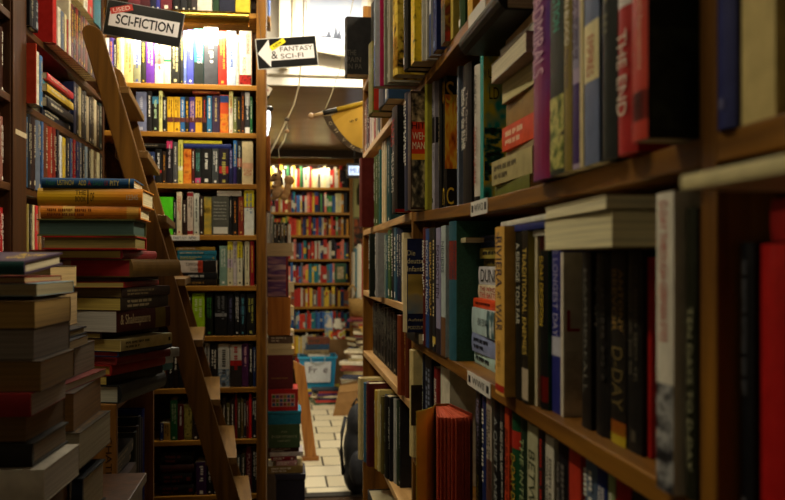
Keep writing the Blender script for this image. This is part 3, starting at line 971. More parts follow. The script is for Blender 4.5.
r3 = Row('far end', 'of the topmost far shelf', 'books on the topmost far shelf')
r3.edge = YE0 - 0.08
rbook(r3, 344, 345.5, 0, '5a1a14', 0.70, X=0.231, h=0.215, d=0.2, hard=True, mk=False, material=C('141214'), face=[('text', 'THE', 0.03, 0.2, 0.33, 0.42, '504c46'), ('text', 'PAIN', 0.03, 0.29, 0.21, 0.30, '504c46'), ('text', 'IN PA', 0.03, 0.31, 0.09, 0.18, '504c46')],
      own='black book jutting out with grey the pain lettering on its cover')
for (xa, xb, h, col, hd) in ((370, 372.5, 0.25, '2a2a28', True), (373, 376, 0.27, '1c4a44', True)):
    rbook(r3, xa, xb, 0, col, 0.70, mk=False, hard=hd, h=h, **FB)
rbook(r3, 384.5, 389, 0, 'b8b4a4', 0.70, h=0.27, **FB)
for (xa, xb, h, col, hd) in ((390, 396, 0.25, '2a1c14', True), (397, 403, 0.25, '3c3c1c', False), (404, 411, 0.25, '1c1c1c', True)):
    rbook(r3, xa, xb, 0, col, 0.70, hard=hd, h=h, X=0.335)
r4 = Row('far end', 'of the below-eye far shelf', 'books on the far shelf below eye level')
r4.hmax = 0.103
r4.edge = YE0 - 0.03
Z4 = -0.112
for (xa, xb, yt, col, hd) in ((368.5, 369.7, 234, '19201a', False), (374.6, 376.2, 233, '8c8a8c', True), (384, 385, 235, '8a9a90', False), (385.4, 387, 235, '2c5a66', False), (387.5, 390, 230, '3c5a2c', False), (390.5, 393, 228, '1a1a18', True),
                              (393.5, 396, 228, '20506a', False), (396.5, 398.5, 228, '1c2240', True), (399, 400.6, 230, '23283c', True), (401.2, 403.4, 233, 'cdbf94', False)):
    rbook(r4, xa, xb, yt, col, Z4, hard=hd, X=0.275 if xa == 368.5 else None, **FB)
r5 = Row('far end', 'of the dark far row', 'black books on the far shelf below')
r5.hmax = -0.134
r5.edge = YE0 - 0.03
Z5 = -0.352
for i in range(15):
    xa = 372.5 + i * 1.56
    rbook(r5, xa, xa + 1.4, 305, ['141414', '101216', '1a1614', '12140f', '1c1a1c'][i % 5], Z5, hard=i % 2 == 0, h=0.2 - 0.006 * (i % 3), tcol='8a8678', **FB)
rbook(r5, 396.3, 398.6, 310, '7a3414', Z5, h=0.21, hard=True, mk=False, X=0.302)
rbook(r5, 404, 406, 312, '5a2410', Z5, h=0.21, hard=True, tcol='b08030', X=0.315)
r6 = Row('far end', 'behind the rucksack', 'tall books on the low far shelf')
r6.hmax = -0.374
r6.edge = YE0 - 0.15
Z6 = -0.66
for (xa, xb, col, X, h, kw) in ((357.5, 358.6, 'd0bc84', 0.25, 0.272, dict(mk=False)), (363, 364.2, '2c5a78', None, 0.26, {}), (365.5, 367.3, '4a1018', None, 0.268, dict(title=[('ANTIQUE DEALERS', 'b08c48', 0.1, 0.85, 0, .4)])),
                               (374, 375.2, 'b89a44', None, 0.25, {}), (377, 378, 'c8b878', None, 0.255, {}), (380, 381.2, '5a5024', None, 0.24, {}),
                               (383.5, 386, '0f100f', None, 0.25, dict(title=[('U', '8a9a70', 0.34, 0.4, 0, .5), ('O', '8a9a70', 0.5, 0.56, 0, .5), ('P', '8a9a70', 0.85, 0.9, 0, .45)])),
                               (388.5, 389.6, '14141a', None, 0.25, {}), (393, 394.2, 'a8a8a4', None, 0.25, dict(mk=False)), (396, 397.2, '2c3c2a', None, 0.25, {}), (399, 400, '16161a', None, 0.255, {})):
    rbook(r6, xa, xb, 0, col, Z6, hard=True, X=X, h=h, d=0.2, **FB, **kw)
r7 = Row('far end', 'of the lowest far shelf', 'books on the lowest far shelf')
r7.hmax = -0.682
r7.edge = YE0 - 0.2
for (xa, xb, col, hd, h) in ((366, 371, '14161c', True, 0.24), (371.5, 377, '2c5a3c', True, 0.22), (377.5, 384, '8a8680', True, 0.2), (384.5, 392, '1a1614', True, 0.21)):
    rbook(r7, xa, xb, 0, col, -1.0, hard=hd, X=0.275, h=h, d=0.2)

struct(box('shadow_band', -1.25, 1.75, 9.6, 9.75, E + (262 - 158.5) / 840 * 9.7, 2.83, mat('2c1c0e', .6)))  # dark box put in as the shadow band above the far bookcase

# ================================================================== left-hand bookcase
LX, LB = -0.705, -0.90
lc = thing('bookcase', 'dark wooden bookcase of small paperbacks with the ladder leaning on it', 'bookcase', (-0.8, 2.8, 0))
LZ = (1.07, 0.862, 0.652, 0.437, 0.206, -0.03, -0.27, -0.52, -0.8, -1.1, -1.4)
yu0, yu1 = atX(10.5, 0, LX)[1], atX(24.5, 0, LX)[1]
ye0, ye1 = atX(103, 0, LX)[1], atX(108, 0, LX)[1]
for a, b in ((1.9, 1.93), (yu0, yu0 + 0.03), (yu1 - 0.03, yu1), (ye0, ye0 + 0.028)):
    part('upright', LB, LX, a, b, 0, E + 1.3, DARKZ, lc)
part('facing_strip', LX, LX + 0.006, yu0 + 0.002, yu1 - 0.002, 0, E + 1.3, DARKZ, lc)
for z in LZ:
    part('shelf', LB, LX, yu1, ye0, E + z - 0.02, E + z, DARK, lc)
    part('shelf', LB, LX, 1.93, yu0, E + z - 0.02, E + z, DARK, lc)
part('back_panel', LB - 0.008, LB, 1.9, ye0 + 0.028, 0, E + 1.3, DARK, lc, 0)
part('tape_strip', LX + 0.006, LX + 0.0068, atX(13, 0, LX)[1], atX(24, 0, LX)[1], atX(18, 136, LX)[2], atX(18, 131, LX)[2], mat('b8a88c', 0.6), lc, 0)

W_ = 'thick upright'
l0 = Row(W_, 'behind the ladder head', 'books on the top ladder shelf')
l0.edge = yu1 + 0.2
for xa, xb, c in ((58, 61, '3a5a7a'), (61, 65, 'c8c4b4'), (65, 69, '2c6a34'), (69, 73, '3c7a2c'), (73, 77, 'a82418'), (77, 80, 'd0c8b8'), (80, 84, '8a7a4a'), (84, 88, 'c8c8c0'), (88, 93, 'b02420'), (93, 95, '1c3c44')):
    lbook(l0, xa, xb, 0, c, LZ[1], h=0.19 + R.uniform(-.01, .01))
lbook(l0, 95, 102.5, 0, '2c6a7c', LZ[1], h=0.2, hard=True, mk=False)
l1 = Row(W_, 'above the lying books', 'books on the ornate ladder shelf')
l1.edge = yu1
for xa, xb, yt, c, hd, kw in ((31, 33.5, -4, '101018', True, {}), (34, 40, 0, '181a26', True, dict(tcol='8a8a90')),
                              (54.5, 57.5, 2, 'a81c18', True, dict(mk=False, X=-0.672, h=0.19, face=[('panel', 0.25, 0.75, 0.08, 0.26, 'b8b460'), ('panel', 0.3, 0.7, 0.1, 0.22, art(['14140c', 'd8d4a0', '14140c'], 260, (0.02, 1, 0.02)))], own='red book with barcode on its cover, ladder bookcase')),
                              (58, 61, 8, 'd0ccc0', False, {}), (61.3, 64.5, 12, '5a6478', False, {}), (65, 67, 15, 'c8b890', False, {}), (67.3, 69, 20, '8a2c2c', False, {})):
    own = kw.pop('own', None)
    lbook(l1, xa, xb, yt, c, LZ[2], hard=hd, own=own, **kw)
for i, c in enumerate(('c8c0ac', '5a1420', '1c1216', '7a1c1c', '14100c', '5a1c1c', '2a1a10', '6a2a1c', '1a2016', '5a4020', '2c1418', '702424')):
    xa = 69.2 + i * 2.35
    lbook(l1, xa, xa + 2.25, 26 + i * 2, c, LZ[2], h=0.172 + R.uniform(-.006, .006), tcol='c8a850')
l2 = Row(W_, 'by the lying books', 'books on the ladder shelf with lying books')
l2.edge = yu1
lbook(l2, 33, 36, 42, '9c2c14', LZ[3], hard=False, X=-0.675, mk=True, tcol='d8b088', own='orange red book with barcode, first on the shelf with the lying books', face=[('panel', 0.1, 0.6, 0.06, 0.2, 'c8bc80')])
lbook(l2, 36.5, 39.5, 52, 'd0ccc0', LZ[3])
lbook(l2, 40, 43, 56, '3a6a9c', LZ[3])
l2b = Row('top', 'inside the ladder bookcase', 'books lying in the ladder bookcase')
ya, yb = atX(44.5, 0, LX)[1], atX(73, 0, LX)[1]
for i, (a, b, c, hd) in enumerate(((0, 0.03, '1a2030', True), (0.03, 0.058, '16161c', False), (0.058, 0.075, '20242c', True), (0.075, 0.098, 'b89a2c', False), (0.098, 0.112, '4a8aa8', False), (0.112, 0.132, 'b8242c', False))):
    x0 = -0.712 + 0.012 * (i % 2)
    o = make_book(b - a - 0.0006, (yb - ya) * (0.98 - 0.05 * (i % 2)), 0.13, c, hd, lying=True, loc=(x0 - 0.065, (ya + yb) / 2, E + LZ[3] + a + 0.0004), rot=(0, -PI / 2, PI / 2), tcol='c8c0a8')
    l2b.add(o, -i, c, hd, None, ' lying flat')
l2.edge = yb + 0.004
for i, c in enumerate(('1a2448', '14141a', 'a89a6a', '1c1a14', '2a2c30', 'b0a284', '101014', '3a3020', 'c0b494', '4a3a2a', '1c2c2a')):
    xa = 74 + i * 2.55
    lbook(l2, xa, xa + 2.45, 90, c, LZ[3], h=0.17 + R.uniform(-.012, .008), tcol='b8b0a0')
l3 = Row(W_, 'below the lying books', 'books on the ladder shelf above the pile')
l3.edge = yu1
for xa, xb, yt, c, hd in ((26, 28, 117, '24486a', False), (28.5, 32, 115, '14161e', True), (32.5, 37, 118, '2a1c1c', True), (37.5, 41.5, 121, '5a6478', True), (42, 44, 122, '3a5a8a', False), (44.5, 49, 124, '5a2c18', True),
                      (49.5, 53, 127, '8a2a18', True), (53.4, 57, 128, '6a1c14', True), (57.5, 59.5, 130, '201a28', False), (60, 62.5, 136, 'c8ccd4', False), (63, 66, 138, 'c0a42c', False), (66.5, 70, 138, '1a1c26', False), (70.5, 73, 139, '3a4a78', False),
                      (73.5, 76, 140, 'a02028', False), (76.5, 79, 142, '2a2c5a', False), (79.5, 82, 143, '3a4458', False), (82.5, 85, 144, '14141a', False), (85.5, 88, 147, '6a7a8a', False), (88.5, 91, 148, '1c1a18', False),
                      (91.5, 94, 150, 'a09878', False), (94.5, 97, 152, '5a4a34', False), (97.5, 100, 153, 'b8b08c', False), (100.3, 102.5, 154, '20201c', False)):
    lbook(l3, xa, xb, yt, c, LZ[4], hard=hd)
l4 = Row(W_, 'beside the book pile', 'books beside the book pile')
l4.edge = yu1
for xa, xb, c in ((27, 29.5, '7a6a34'), (30, 32.5, '1c1a14'), (33, 35, 'c8b890'), (35.5, 38.5, 'b02a2c'), (39, 42, '8a5a2c'), (42.5, 47, '3a2a20')):
    lbook(l4, xa, xb, 0, c, LZ[5], h=0.19)
l5 = Row('tape strip', 'beyond the thick upright', 'books in the bay before the thick upright')
for s, (y0, cs) in enumerate(((LZ[4], ('8a5a50', '6a3c34', '3a3434', 'a87a5a')), (LZ[5], ('9c1c1c', '1a1a1c', '7a1c1c', 'c8c8c0', '2a2a2a')), (LZ[3], ('3a1c14', '241410')), (LZ[2], ('3a2a18', '1c1c14')))):
    y = yu0 - 0.004
    for i, c in enumerate(cs):
        t = 0.026 + 0.004 * (i % 2)
        o = make_book(t - 0.0006, 0.17 + 0.008 * (i % 3), 0.11, c, i % 2 == 0, loc=(-0.72, y - t / 2, E + y0 + 0.0004), rot=(0, 0, PI / 2))
        l5.add(o, -y + s * 5, c, i % 2 == 0)
        y -= t

# ================================================================== facing science-fiction bookcase
fc = thing('bookcase', 'wooden bookcase facing down the aisle, full of science fiction paperbacks behind the ladder', 'bookcase', (-0.45, 3.7, 0))
fx0, fxa, fx1 = -0.80, atY(256.5, 0, SY)[0], atY(266, 0, SY)[0]
zf = lambda py: (HY - py) * 3.52 / F
FZ = [zf(p) for p in (11, 84, 132, 183.5, 235, 286, 336.5, 388.5, 440.5, 496)] + [-1.2, -1.42]
part('upright', fx1 - 0.028, fx1, SY, SY + 0.24, 0, E + 1.32, OAKZ, fc)
part('front_post', fxa, fx1, SY - 0.012, SY, 0, E + 1.32, OAKZ, fc)
part('upright', fx0, fx0 + 0.028, SY, SY + 0.24, 0, E + 1.32, OAKZ, fc)
for z in FZ:
    part('shelf', fx0 + 0.028, fx1 - 0.028, SY, SY + 0.23, E + z - 0.021, E + z, OAKX, fc)
part('top_board', fx0, fx1, SY, SY + 0.24, E + 1.32, E + 1.34, OAKX, fc)
part('back_panel', fx0, fx1, SY + 0.24, SY + 0.248, 0, E + 1.34, DARK, fc, 0)
xl0, xl1 = atY(169, 0, SY)[0], atY(199.5, 0, SY)[0]
o = part('shelf_label', xl0, xl1, SY - 0.0022, SY - 0.001, E + FZ[4] - 0.023, E + FZ[4] - 0.001, mat('e2e0dc', 0.5, 0, None, 0.03), fc, 0, 'white paper shelf label')
letter(o, '& FANTASY  NEW', (xl0 + 0.006 - fc.location.x, SY - 0.003 - fc.location.y, E + FZ[4] - 0.018), (1, 0, 0), (0, 0, 1), (xl1 - xl0) * 0.84, 0.0115, INK('3c3c48'), 'label_lettering')

AP = 'aisle post'


def frow(where, lst, z, grp, **kw0):
    r = Row(AP, where, grp)
    for q in lst:
        xa, xb, yt, c = q[:4]
        kw = dict(q[4]) if len(q) > 4 else {}
        kw.update(kw0)
        fbook(r, xa, xb, yt, c, z, **kw)
    return r


W, K = dict(tcol='f0ece0'), dict(tcol='2a2a2c')
f0 = frow('above the brass lamp', [(128, 140, 0, '6a2a34', W), (140, 150, 0, '4a1a24', W), (150, 156, 0, '1c2040', W), (156, 160, 0, '3a3a9c', W), (160.5, 172, 0, '6a2430', W), (173, 180, 0, '16161c', W), (180.5, 187, 0, '22242c', W),
                                                (187.3, 191, 0, '141414', W), (191.3, 197, 0, '3c3438', W), (197.3, 212, 0, 'e0dcd8', K), (212.5, 219, 0, '1a3a24', W), (219.5, 235, 0, '1c2038', W), (235.5, 250, 0, 'd8c23c', K)], FZ[0], 'books above the brass lamp', h=0.178)
f1 = frow('under the brass lamp', [
    (104, 109, 38, 'd8d4cc', K), (109, 113.5, 38, '4a3c8c', dict(tcol='e08a3c')), (113.7, 116.5, 40, '1c1a20', W), (116.7, 120, 38, 'd8c878', K), (120, 124, 38, 'e4dcc0', dict(mk=False)), (124.2, 133, 37, 'd8c07c', dict(tcol='8a7a4c')),
    (133.3, 140.6, 37, 'b4bcd8', dict(tcol='3c4a9c', bands=((0.02, .4, '8a8a6a'),))), (141, 145.7, 38, '2a2a22', dict(tcol='d8b43c')), (146, 154.6, 38, '5a2a90', dict(tcol='d8b4a0')), (155, 163.6, 39, 'd8ccc0', dict(tcol='6a4a3c', bands=((.44, .66, '7a7470'),))),
    (164, 170.6, 40, 'd8d0b0', dict(tcol='2a6a4a', mk=False, bands=((.5, .56, '1f6a4a'),))), (171, 179.6, 40, '1c1c1a', dict(tcol='b8b088')), (180.3, 183.3, 36, '1c1e22', dict(tcol='c8b850')), (183.6, 186.6, 31, '5a6cb0', W),
    (187, 193.6, 30, '4048a8', W), (194, 203.6, 29, '2a6a70', dict(title=[('AGENTS', 'e0e4e0', .2, .62, .1, .5)], bands=((0.0, .4, '1c2424'),))), (204, 218, 27, '3a3c44', dict(tcol='f0f0f0', bands=((.7, .99, 'd8d8dc'),))),
    (218.4, 226.6, 31, 'c0281c', dict(tcol='e8a040', bands=((.86, .98, 'd86a4a'),))), (227, 236, 31, 'a8bcd8', dict(tcol='4a5aa0')), (236.3, 239, 35, 'd0c8bc', K), (239.3, 251.5, 31, 'dcd0c0', dict(title=[('QUARANTINE', 'b82c28', .06, .42, .18, .3), ('RED ORC', '6a6460', .48, .78, -.1, .28)], bands=((0.02, .2, art(['1c0c0c', 'a82018', '1c0c0c'], 60)),)))],
    FZ[1], 'books on the brass lamp shelf')
f2 = frow('in the yellow spine row', [
    (120, 126, 95, '2a1c1c', W), (126.3, 131, 94, '4a2440', W), (131.3, 135.7, 96, '1c1c24', W), (136, 146.6, 92, '6a7090', dict(tcol='a8aac0')), (147, 151.8, 91, '1c1a1c', W), (152.2, 158.6, 96, '1a1a18', dict(tcol='a8c8a0', bands=((.78, .98, '3a7aa0'),))),
    (159, 162.3, 91, 'd8d88c', K), (162.6, 166.8, 97, '16161a', W)] + [(a, b, 97, c, dict(tcol=tc, bands=((.28, .42, '5a2a24'),))) for a, b, c, tc in (
        (167.2, 173.6, 'd8a820', '4a3008'), (174, 180, 'd8a820', '4a3008'), (180.3, 184.8, '2a64a0', 'c8c8d0'), (185.1, 189, '1c1a14', 'd8a820'), (189.3, 195, '3a2c80', 'd8a8a0'), (195.3, 202, 'd8a428', '4a3008'), (202.3, 206.6, '14121a', 'c03020'))] + [
    (207, 211.8, 96, '2c70a0', W), (212.2, 219.6, 96, '3a2c48', dict(tcol='c8b080')), (220, 228.6, 95, 'c84a20', dict(tcol='2a3c80', mk=False, bands=((.02, .5, art(['c83818', 'd88a2c', '8a1c10'], 40)), (.8, .98, '2c4c8c')))), (229, 233, 90.5, 'd8d48a', dict(tcol='a82020', bands=((.0, .6, 'd8d4c4'),))),
    (233.3, 236.8, 97, '6a7040', W), (237, 240.7, 97, '1c1a10', dict(tcol='d8a820')), (241, 244.7, 92, '2c1410', dict(tcol='c87020')), (245, 249.8, 91, '24262c', dict(tcol='d8d8d8', bands=((.0, .14, 'd8d8d8'), (.66, .98, 'b0b0b0')))), (250, 252.5, 97, '1c5a30', W)], FZ[2], 'books in the row of yellow spines')
fr = Row('top', 'of the row of yellow spines', 'books lying in the facing bookcase')
fflat(fr, 0, 192.5, 220, 92, 95.2, '7a2c14', tcol='d89a40', z0=FZ[2] + 0.1635)
f3 = frow('under the yellow spine row', [
    (143, 146.6, 152, '2a3450', W), (147, 149.8, 152, '4a5a80', W), (150.2, 154.8, 152, '2c3c6a', W), (155.2, 161.8, 149, '121214', dict(tcol='e0e0e0', bands=((.3, .38, 'b02020'),))), (162.2, 166, 151, '2a1c14', dict(tcol='c88a30')), (166.4, 172.5, 139.5, '17121a', dict(tcol='d0c8d0', bands=((.8, .96, 'c8386c'),))),
    (173, 177.7, 142, '4c4c50', W), (178.1, 182.8, 140, 'd0cc60', dict(tcol='2a2a1c', bands=((.3, .4, 'e0e0c0'),))), (183.2, 191.4, 149, 'b8641c', dict(tcol='4a1c08', mk=False, bands=((.02, .98, art(['8a3c10', 'd88a2c', 'c8601c', '3a1c0c'], 30)),))), (191.7, 194.6, 149, '4a1414', W),
    (195, 200.7, 148.5, '16201f', dict(tcol='5a9a90', bands=((.02, .16, 'b84878'),))), (201.1, 211.6, 148.5, '131315', dict(tcol='d8d8d4')), (212, 218.5, 148.5, '3c4044', dict(tcol='e0e0e0')), (219, 228.6, 148.5, '20182a', dict(tcol='a8a050', bands=((.3, .5, 'a82424'),))),
    (229, 232.8, 148.5, '1c2050', dict(tcol='a8a0d0')), (233.2, 236.8, 140.5, '2a6ab0', dict(tcol='d8c860', bands=((0, .4, '2a2060'),))), (237.1, 241.7, 141, '15161a', dict(tcol='c8d0c8', bands=((.4, .6, 'a8583c'),))), (242, 253, 141.5, 'd8c8a0', dict(title=[('END', 'c87058', .66, .8, 0, .7)], bands=((.36, .5, 'd8a888'),)))], FZ[3], 'books under the yellow spines')
fz = fflat(fr, 1, 183.5, 231, 142, 147, '1c2a6a', z0=FZ[3] + 0.1485, mk=False, hard=True, own='navy hardback lying on the paperbacks under the yellow spines')
fflat(fr, 2, 179.5 + 4, 222, 138.5, 141.5, 'c8c030', z0=fz, mk=False, own='yellow magazine lying on the navy hardback under the yellow spines')
fflat(fr, 3, 142, 165.6, 143.5, 148, '14110f', z0=FZ[3] + 0.1485, tcol='8a8070', own='black paperback lying above the books next to the ladder')
f4 = frow('on the lime green shelf', [
    (159.5, 173, 197, '4ec81c', dict(tcol='2a8a10', mk=False, own='bright lime green paperback beside the ladder on the labelled shelf')), (173.3, 176.2, 200, '14161c', W), (176.6, 181.8, 192, 'd8cdb0', dict(tcol='b02a2a')), (182.2, 186.8, 200, '2a1a14', W), (187.2, 193.3, 192, 'c8b8ac', dict(tcol='1c1416', bands=((.02, .1, '8a1c24'), (.9, .98, '8a1c24')))),
    (193.8, 199, 193.5, 'c8ccc4', dict(tcol='1a1a1a')), (199.4, 203.6, 196, '2a1c14', W), (204, 211.6, 196.5, '5a5a44', dict(mk=False, bands=((.02, .98, art(['1c1c14', 'c8a83c', '8a8a50', '14140f'], 14)),))), (212, 229, 196.5, '555751', dict(plain=True)), (229.4, 232, 196, '18181c', W), (232.3, 237.8, 198, '151213', dict(tcol='d88a3c')), (238.2, 243.7, 197, '7a2c1c', dict(tcol='d8a860')),
    (244.1, 254, 189.5, 'dcd89c', dict(tcol='4a78a8', bands=((.62, .98, 'd8cc28'), (.6, .63, 'c86a2c'), (0, .6, 'd4d8d4'))))], FZ[4], 'books on the lime green shelf')
# the grey back cover shown face out: small print and a barcode
go = [q for q in f4.items if q[2] == '555751'][0][1]
tt = atY(229, 0, SY + .008)[0] - atY(212, 0, SY + .008)[0]
link('barcode_panel', [(-tt * .42, -.0008, .006), (tt * .42, -.0008, .006), (tt * .42, -.0008, .034), (-tt * .42, -.0008, .034)], [(0, 1, 2, 3)], INK('d0d0c8'), go)
for k in range(6):
    marks(go, (-tt * .4, -.0009, .135 - k * .014), (1, 0, 0), (0, 0, 1), tt * .8, .005, INK('a8aaa2'), 'blurb_print')
go['label'] = 'grey paperback with its back cover and barcode showing, on the labelled shelf'
fflat(fr, 4, 217, 241.5, 190, 195.2, 'd8d4cc', z0=FZ[4] + 0.1665, mk=False, own='white book lying over the grey back cover on the labelled shelf')
f5 = frow('beside the lying teal books', [(219.5, 227, 246, '7a9c90', dict(tcol='d8e0d8')), (227.3, 233, 241, 'd0ccac', dict(tcol='4a4a2c', bands=((.8, .98, 'd8cc3c'), (.4, .6, 'c0b0c8')))), (233.2, 236.7, 239, 'c4bcc0', dict(tcol='3a3040')), (237, 242.6, 241, 'd4d0b8', dict(tcol='2c2c24', bands=((.62, .98, 'c8b828'),))), (242.9, 244.4, 243, '2a2a2a', W),
                                               (244.8, 249.4, 241.5, 'cfc8a8', dict(tcol='2a2a1c')), (250, 254.2, 241, '8a1420', dict(tcol='d8a83c'))], FZ[5], 'books beside the lying teal books')
fs = Row('top', 'in the teal-book stack', 'flat stack with two teal books')
z = FZ[5]
for i, (xa, xb, a, b, c, kw) in enumerate(((183, 216.5, 279, 285.5, '1c1610', dict(tcol='8a6a30')), (186, 217.5, 272.3, 279, '14161c', dict(tcol='d0d0d0')), (175, 217, 260, 272.3, 'd8ccc4', dict(title=[('SUMMONED', '3a1c14', .26, .62, .18, .26), ('CODES', '3a1c14', .36, .6, -.22, .22)], bands=((.02, .34, '1c1818'), (.34, .46, 'b84028')))), (177, 216, 255, 260, '1f6c88', dict(tcol='c8b850')), (177.5, 216.5, 250, 255, '20708c', dict(tcol='c8c0a0')), (176, 215, 246.5, 250, 'a88430', {}))):
    z = fflat(fs, -i, xa, xb, a, b, c, z0=z, **kw)
f6 = frow('in the apple green row', [(188, 191.4, 293, '131313', W), (192, 204.6, 293.5, '9cc81c', dict(tcol='d8e8b0', own='apple green spine in the dark row of the facing bookcase')), (205.6, 212.8, 294, '10140f', dict(tcol='3c8a3c')), (214.8, 227, 294, '141417', dict(tcol='6a6c70', bands=((.46, .54, '8a8c90'),))), (227.5, 233.8, 294, '12121a', dict(tcol='5a5a80')),
                                                (234.5, 239.6, 292, '101014', dict(tcol='d8d8d8')), (240, 245.6, 294, '12141c', dict(tcol='4a8aa0', bands=((.5, .7, '2a3c50'),))), (246.5, 255, 294, '141414', dict(tcol='a8a850'))], FZ[6], 'books in the dark row')
f7 = frow('in the white spine row', [(158, 163, 344, '18120f', W), (163.3, 168, 346, '1c1614', dict(tcol='a83028')), (168.3, 173, 345, '141216', W), (173.3, 178, 347, '1f1512', W), (178.3, 184, 345, '16161a', W), (184.3, 190, 345, '1e1414', W), (190.5, 197, 346, '241c18', W), (197.5, 204, 345, '1a1c20', W),
                                              (204.5, 209.5, 343, 'a8a8a4', K), (210, 217.5, 344, '1c1414', W), (218, 229.6, 344, 'c8c8c4', dict(tcol='4a4a4c', bands=((.02, .42, art(['c8ccd0', '4a6a8a', 'c8ccd0'], 40)),))), (230, 241.7, 344, '2c2626', dict(tcol='a01c1c', bands=((.62, .98, 'c4c0b8'), (.5, .62, 'b02420')))), (242, 248.6, 343.5, '4a2050', dict(tcol='d0a0b0')), (249, 252.6, 345, '1a1414', W), (253, 256, 347, '1c2c5a', W)], FZ[7], 'books on the tall white spine shelf')
f8 = frow('in the scarlet spine row', [(160, 163.4, 423, '1c2c6a', W), (163.7, 170, 423, 'b08a3c', dict(tcol='2a1c10')), (170.4, 177.4, 400, '1c5a30', dict(tcol='a8b890')), (177.7, 183.5, 404, '5a1418', W), (184, 192, 405, '7a7030', dict(mk=False, bands=((.1, .9, art(['3a3414', 'a89a4c', '5a5024'], 60)),))), (192.5, 199, 402, '2c1c18', W), (199.5, 207, 404, '1c2420', W), (207.5, 214, 403, '2a1620', W), (214.5, 221.5, 404, '221c18', W),
                                                 (222, 226, 400, '241a16', W), (226.3, 230, 403, '5a5430', W), (230.3, 234.6, 399, '2a1c1a', W), (235, 237, 395, '8a1c1c', dict(mk=False)), (237.3, 240.7, 398, '3a3c1c', W), (241, 243.4, 399, '6a5a2c', W), (243.6, 246.2, 400, '2c2a34', W), (246.4, 248.6, 401, '6a1c1c', W), (248.8, 251.6, 394, 'd01c1c', dict(mk=False)), (252, 257, 398, '161c30', W)], FZ[8], 'books on the scarlet spine shelf')
f9 = frow('on the lowest facing shelf', [(196, 206.5, 462, '3a1c4a', W), (207, 212, 456, '141414', W), (212.5, 219, 458, '1a1418', W), (219.5, 226, 456, '20180f', W), (226.5, 236, 455, '2a1c1c', W), (236.5, 240.6, 455, '1c2c34', W), (241, 245.4, 454, '3a3a2c', W), (246, 251.6, 447, '5a1620', dict(title=[('PLAYERS', 'b0908c', .15, .7, 0, .5)])), (252, 258.5, 446, '181c26', W)], FZ[9], 'books on the lowest visible shelf')
fs2 = Row('top', 'low behind the ladder', 'dark flat stack behind the ladder')
z = FZ[9]
for i, (t, c) in enumerate(((.045, '1a1614'), (.05, '141414'), (.035, '3a1c14'), (.05, '17140f'))):
    py = HY - (z + t / 2) * F / 3.52
    k = t * F / 3.52 / 2
    z = fflat(fs2, -i, 160 + i % 2, 194 - 2 * (i % 2), py - k, py + k, c, z0=z, tcol='6a2c24', hard=True, d=0.15)

# brass lamp under the top shelf of the facing bookcase
bx0, bx1 = atY(108, 0, SY)[0], atY(249.5, 0, SY)[0]
by, bz, br = SY - 0.034, E + atY(216, 20.5, SY)[2] - E, 0.03
bl = thing('picture_light', 'long brass tube lamp fixed under the shelf over the brightly lit paperbacks', 'lamp', ((bx0 + bx1) / 2, by, bz))
BRASS = mat('b8923c', 0.22, 1.0, None, 0.06, 20.0, 'brass')
v, f = [], []
n = 14
for xx in (bx0 - bl.location.x, bx1 - bl.location.x):
    for rr in (br, br - 0.002):
        for i in range(n + 1):
            a = math.radians(-60) + math.radians(250) * i / n
            v.append((xx, -math.cos(a) * rr, math.sin(a) * rr))
m_ = n + 1
for i in range(n):
    f += [(i, i + 1, 2 * m_ + i + 1, 2 * m_ + i), (m_ + i, m_ + i + 1, 3 * m_ + i + 1, 3 * m_ + i)]
link('reflector', v, f, BRASS, bl, smooth=True)
for xx in (bx0, bx1 - 0.004):
    prism('end_cap', [(-math.cos(2 * PI * i / 16) * br * 1.0, math.sin(2 * PI * i / 16) * br) for i in range(16)], 'x', xx - bl.location.x, xx + 0.004 - bl.location.x, BRASS, bl)
tube('light_tube', [(bx0 + .02 - bl.location.x, 0.004, -0.01), (bx1 - .02 - bl.location.x, 0.004, -0.01)], 0.009, mat('fff0c8', 0.4, 0, 30.0, 0.0), bl, 10)
boxes('bracket', [(bx0 + .05 - bl.location.x, bx0 + .07 - bl.location.x, .026, .033, -.01, E + FZ[0] - .004 - bz), (bx1 - .07 - bl.location.x, bx1 - .05 - bl.location.x, .006, .018, br - .001, E + FZ[0] - .0212 - bz)], BRASS, bl)

# small framed panel on the aisle side of the facing bookcase
sf = thing('framed_print', 'narrow wood framed print hanging on the aisle side of the facing bookcase', 'picture frame', (fx1 + 0.001, SY + 0.1, E))
za, zb = zf(134), zf(210)
boxes('frame', [(0, .016, -.08, -.064, zb, za), (0, .016, .064, .08, zb, za), (0, .016, -.064, .064, za - .016, za), (0, .016, -.064, .064, zb, zb + .016)], wood('6a3410', 'a0602a', 6, 2), sf)
box('picture', 0.001, .006, -.064, .064, zb + .016, za - .016, art(['5a4a34', '8a7a58', '3a3020'], 10), sf)

# ================================================================== ladder
ly0, ly1 = 2.85, 3.47
ld = thing('ladder', 'wooden library ladder leaning against the small paperback bookcase', 'ladder', (0.04, (ly0 + ly1) / 2, 0))
top = atY(93, 30, ly0)
bot = atY(229, 500, ly0)
k = (top[0] - bot[0]) / (top[2] - bot[2])
sx = lambda z: bot[0] + k * (z - bot[2])


def stile(y0, y1):
    hw = 0.038
    zt = top[2] - 0.03
    pts = [(sx(0) - hw, 0), (sx(0) + hw, 0), (sx(zt) + hw * .86, zt)]
    for i in range(1, 8):
        a = PI * i / 8
        pts.append((sx(zt) - .01 * math.sin(a) + hw * .86 * math.cos(a), zt + 0.034 * math.sin(a)))
    pts.append((sx(zt) - hw * .86, zt))
    L = ld.location
    prism('stile', [(x - L.x, z) for x, z in pts], 'y', y0 - L.y, y1 - L.y, LADW, ld, 0.003)


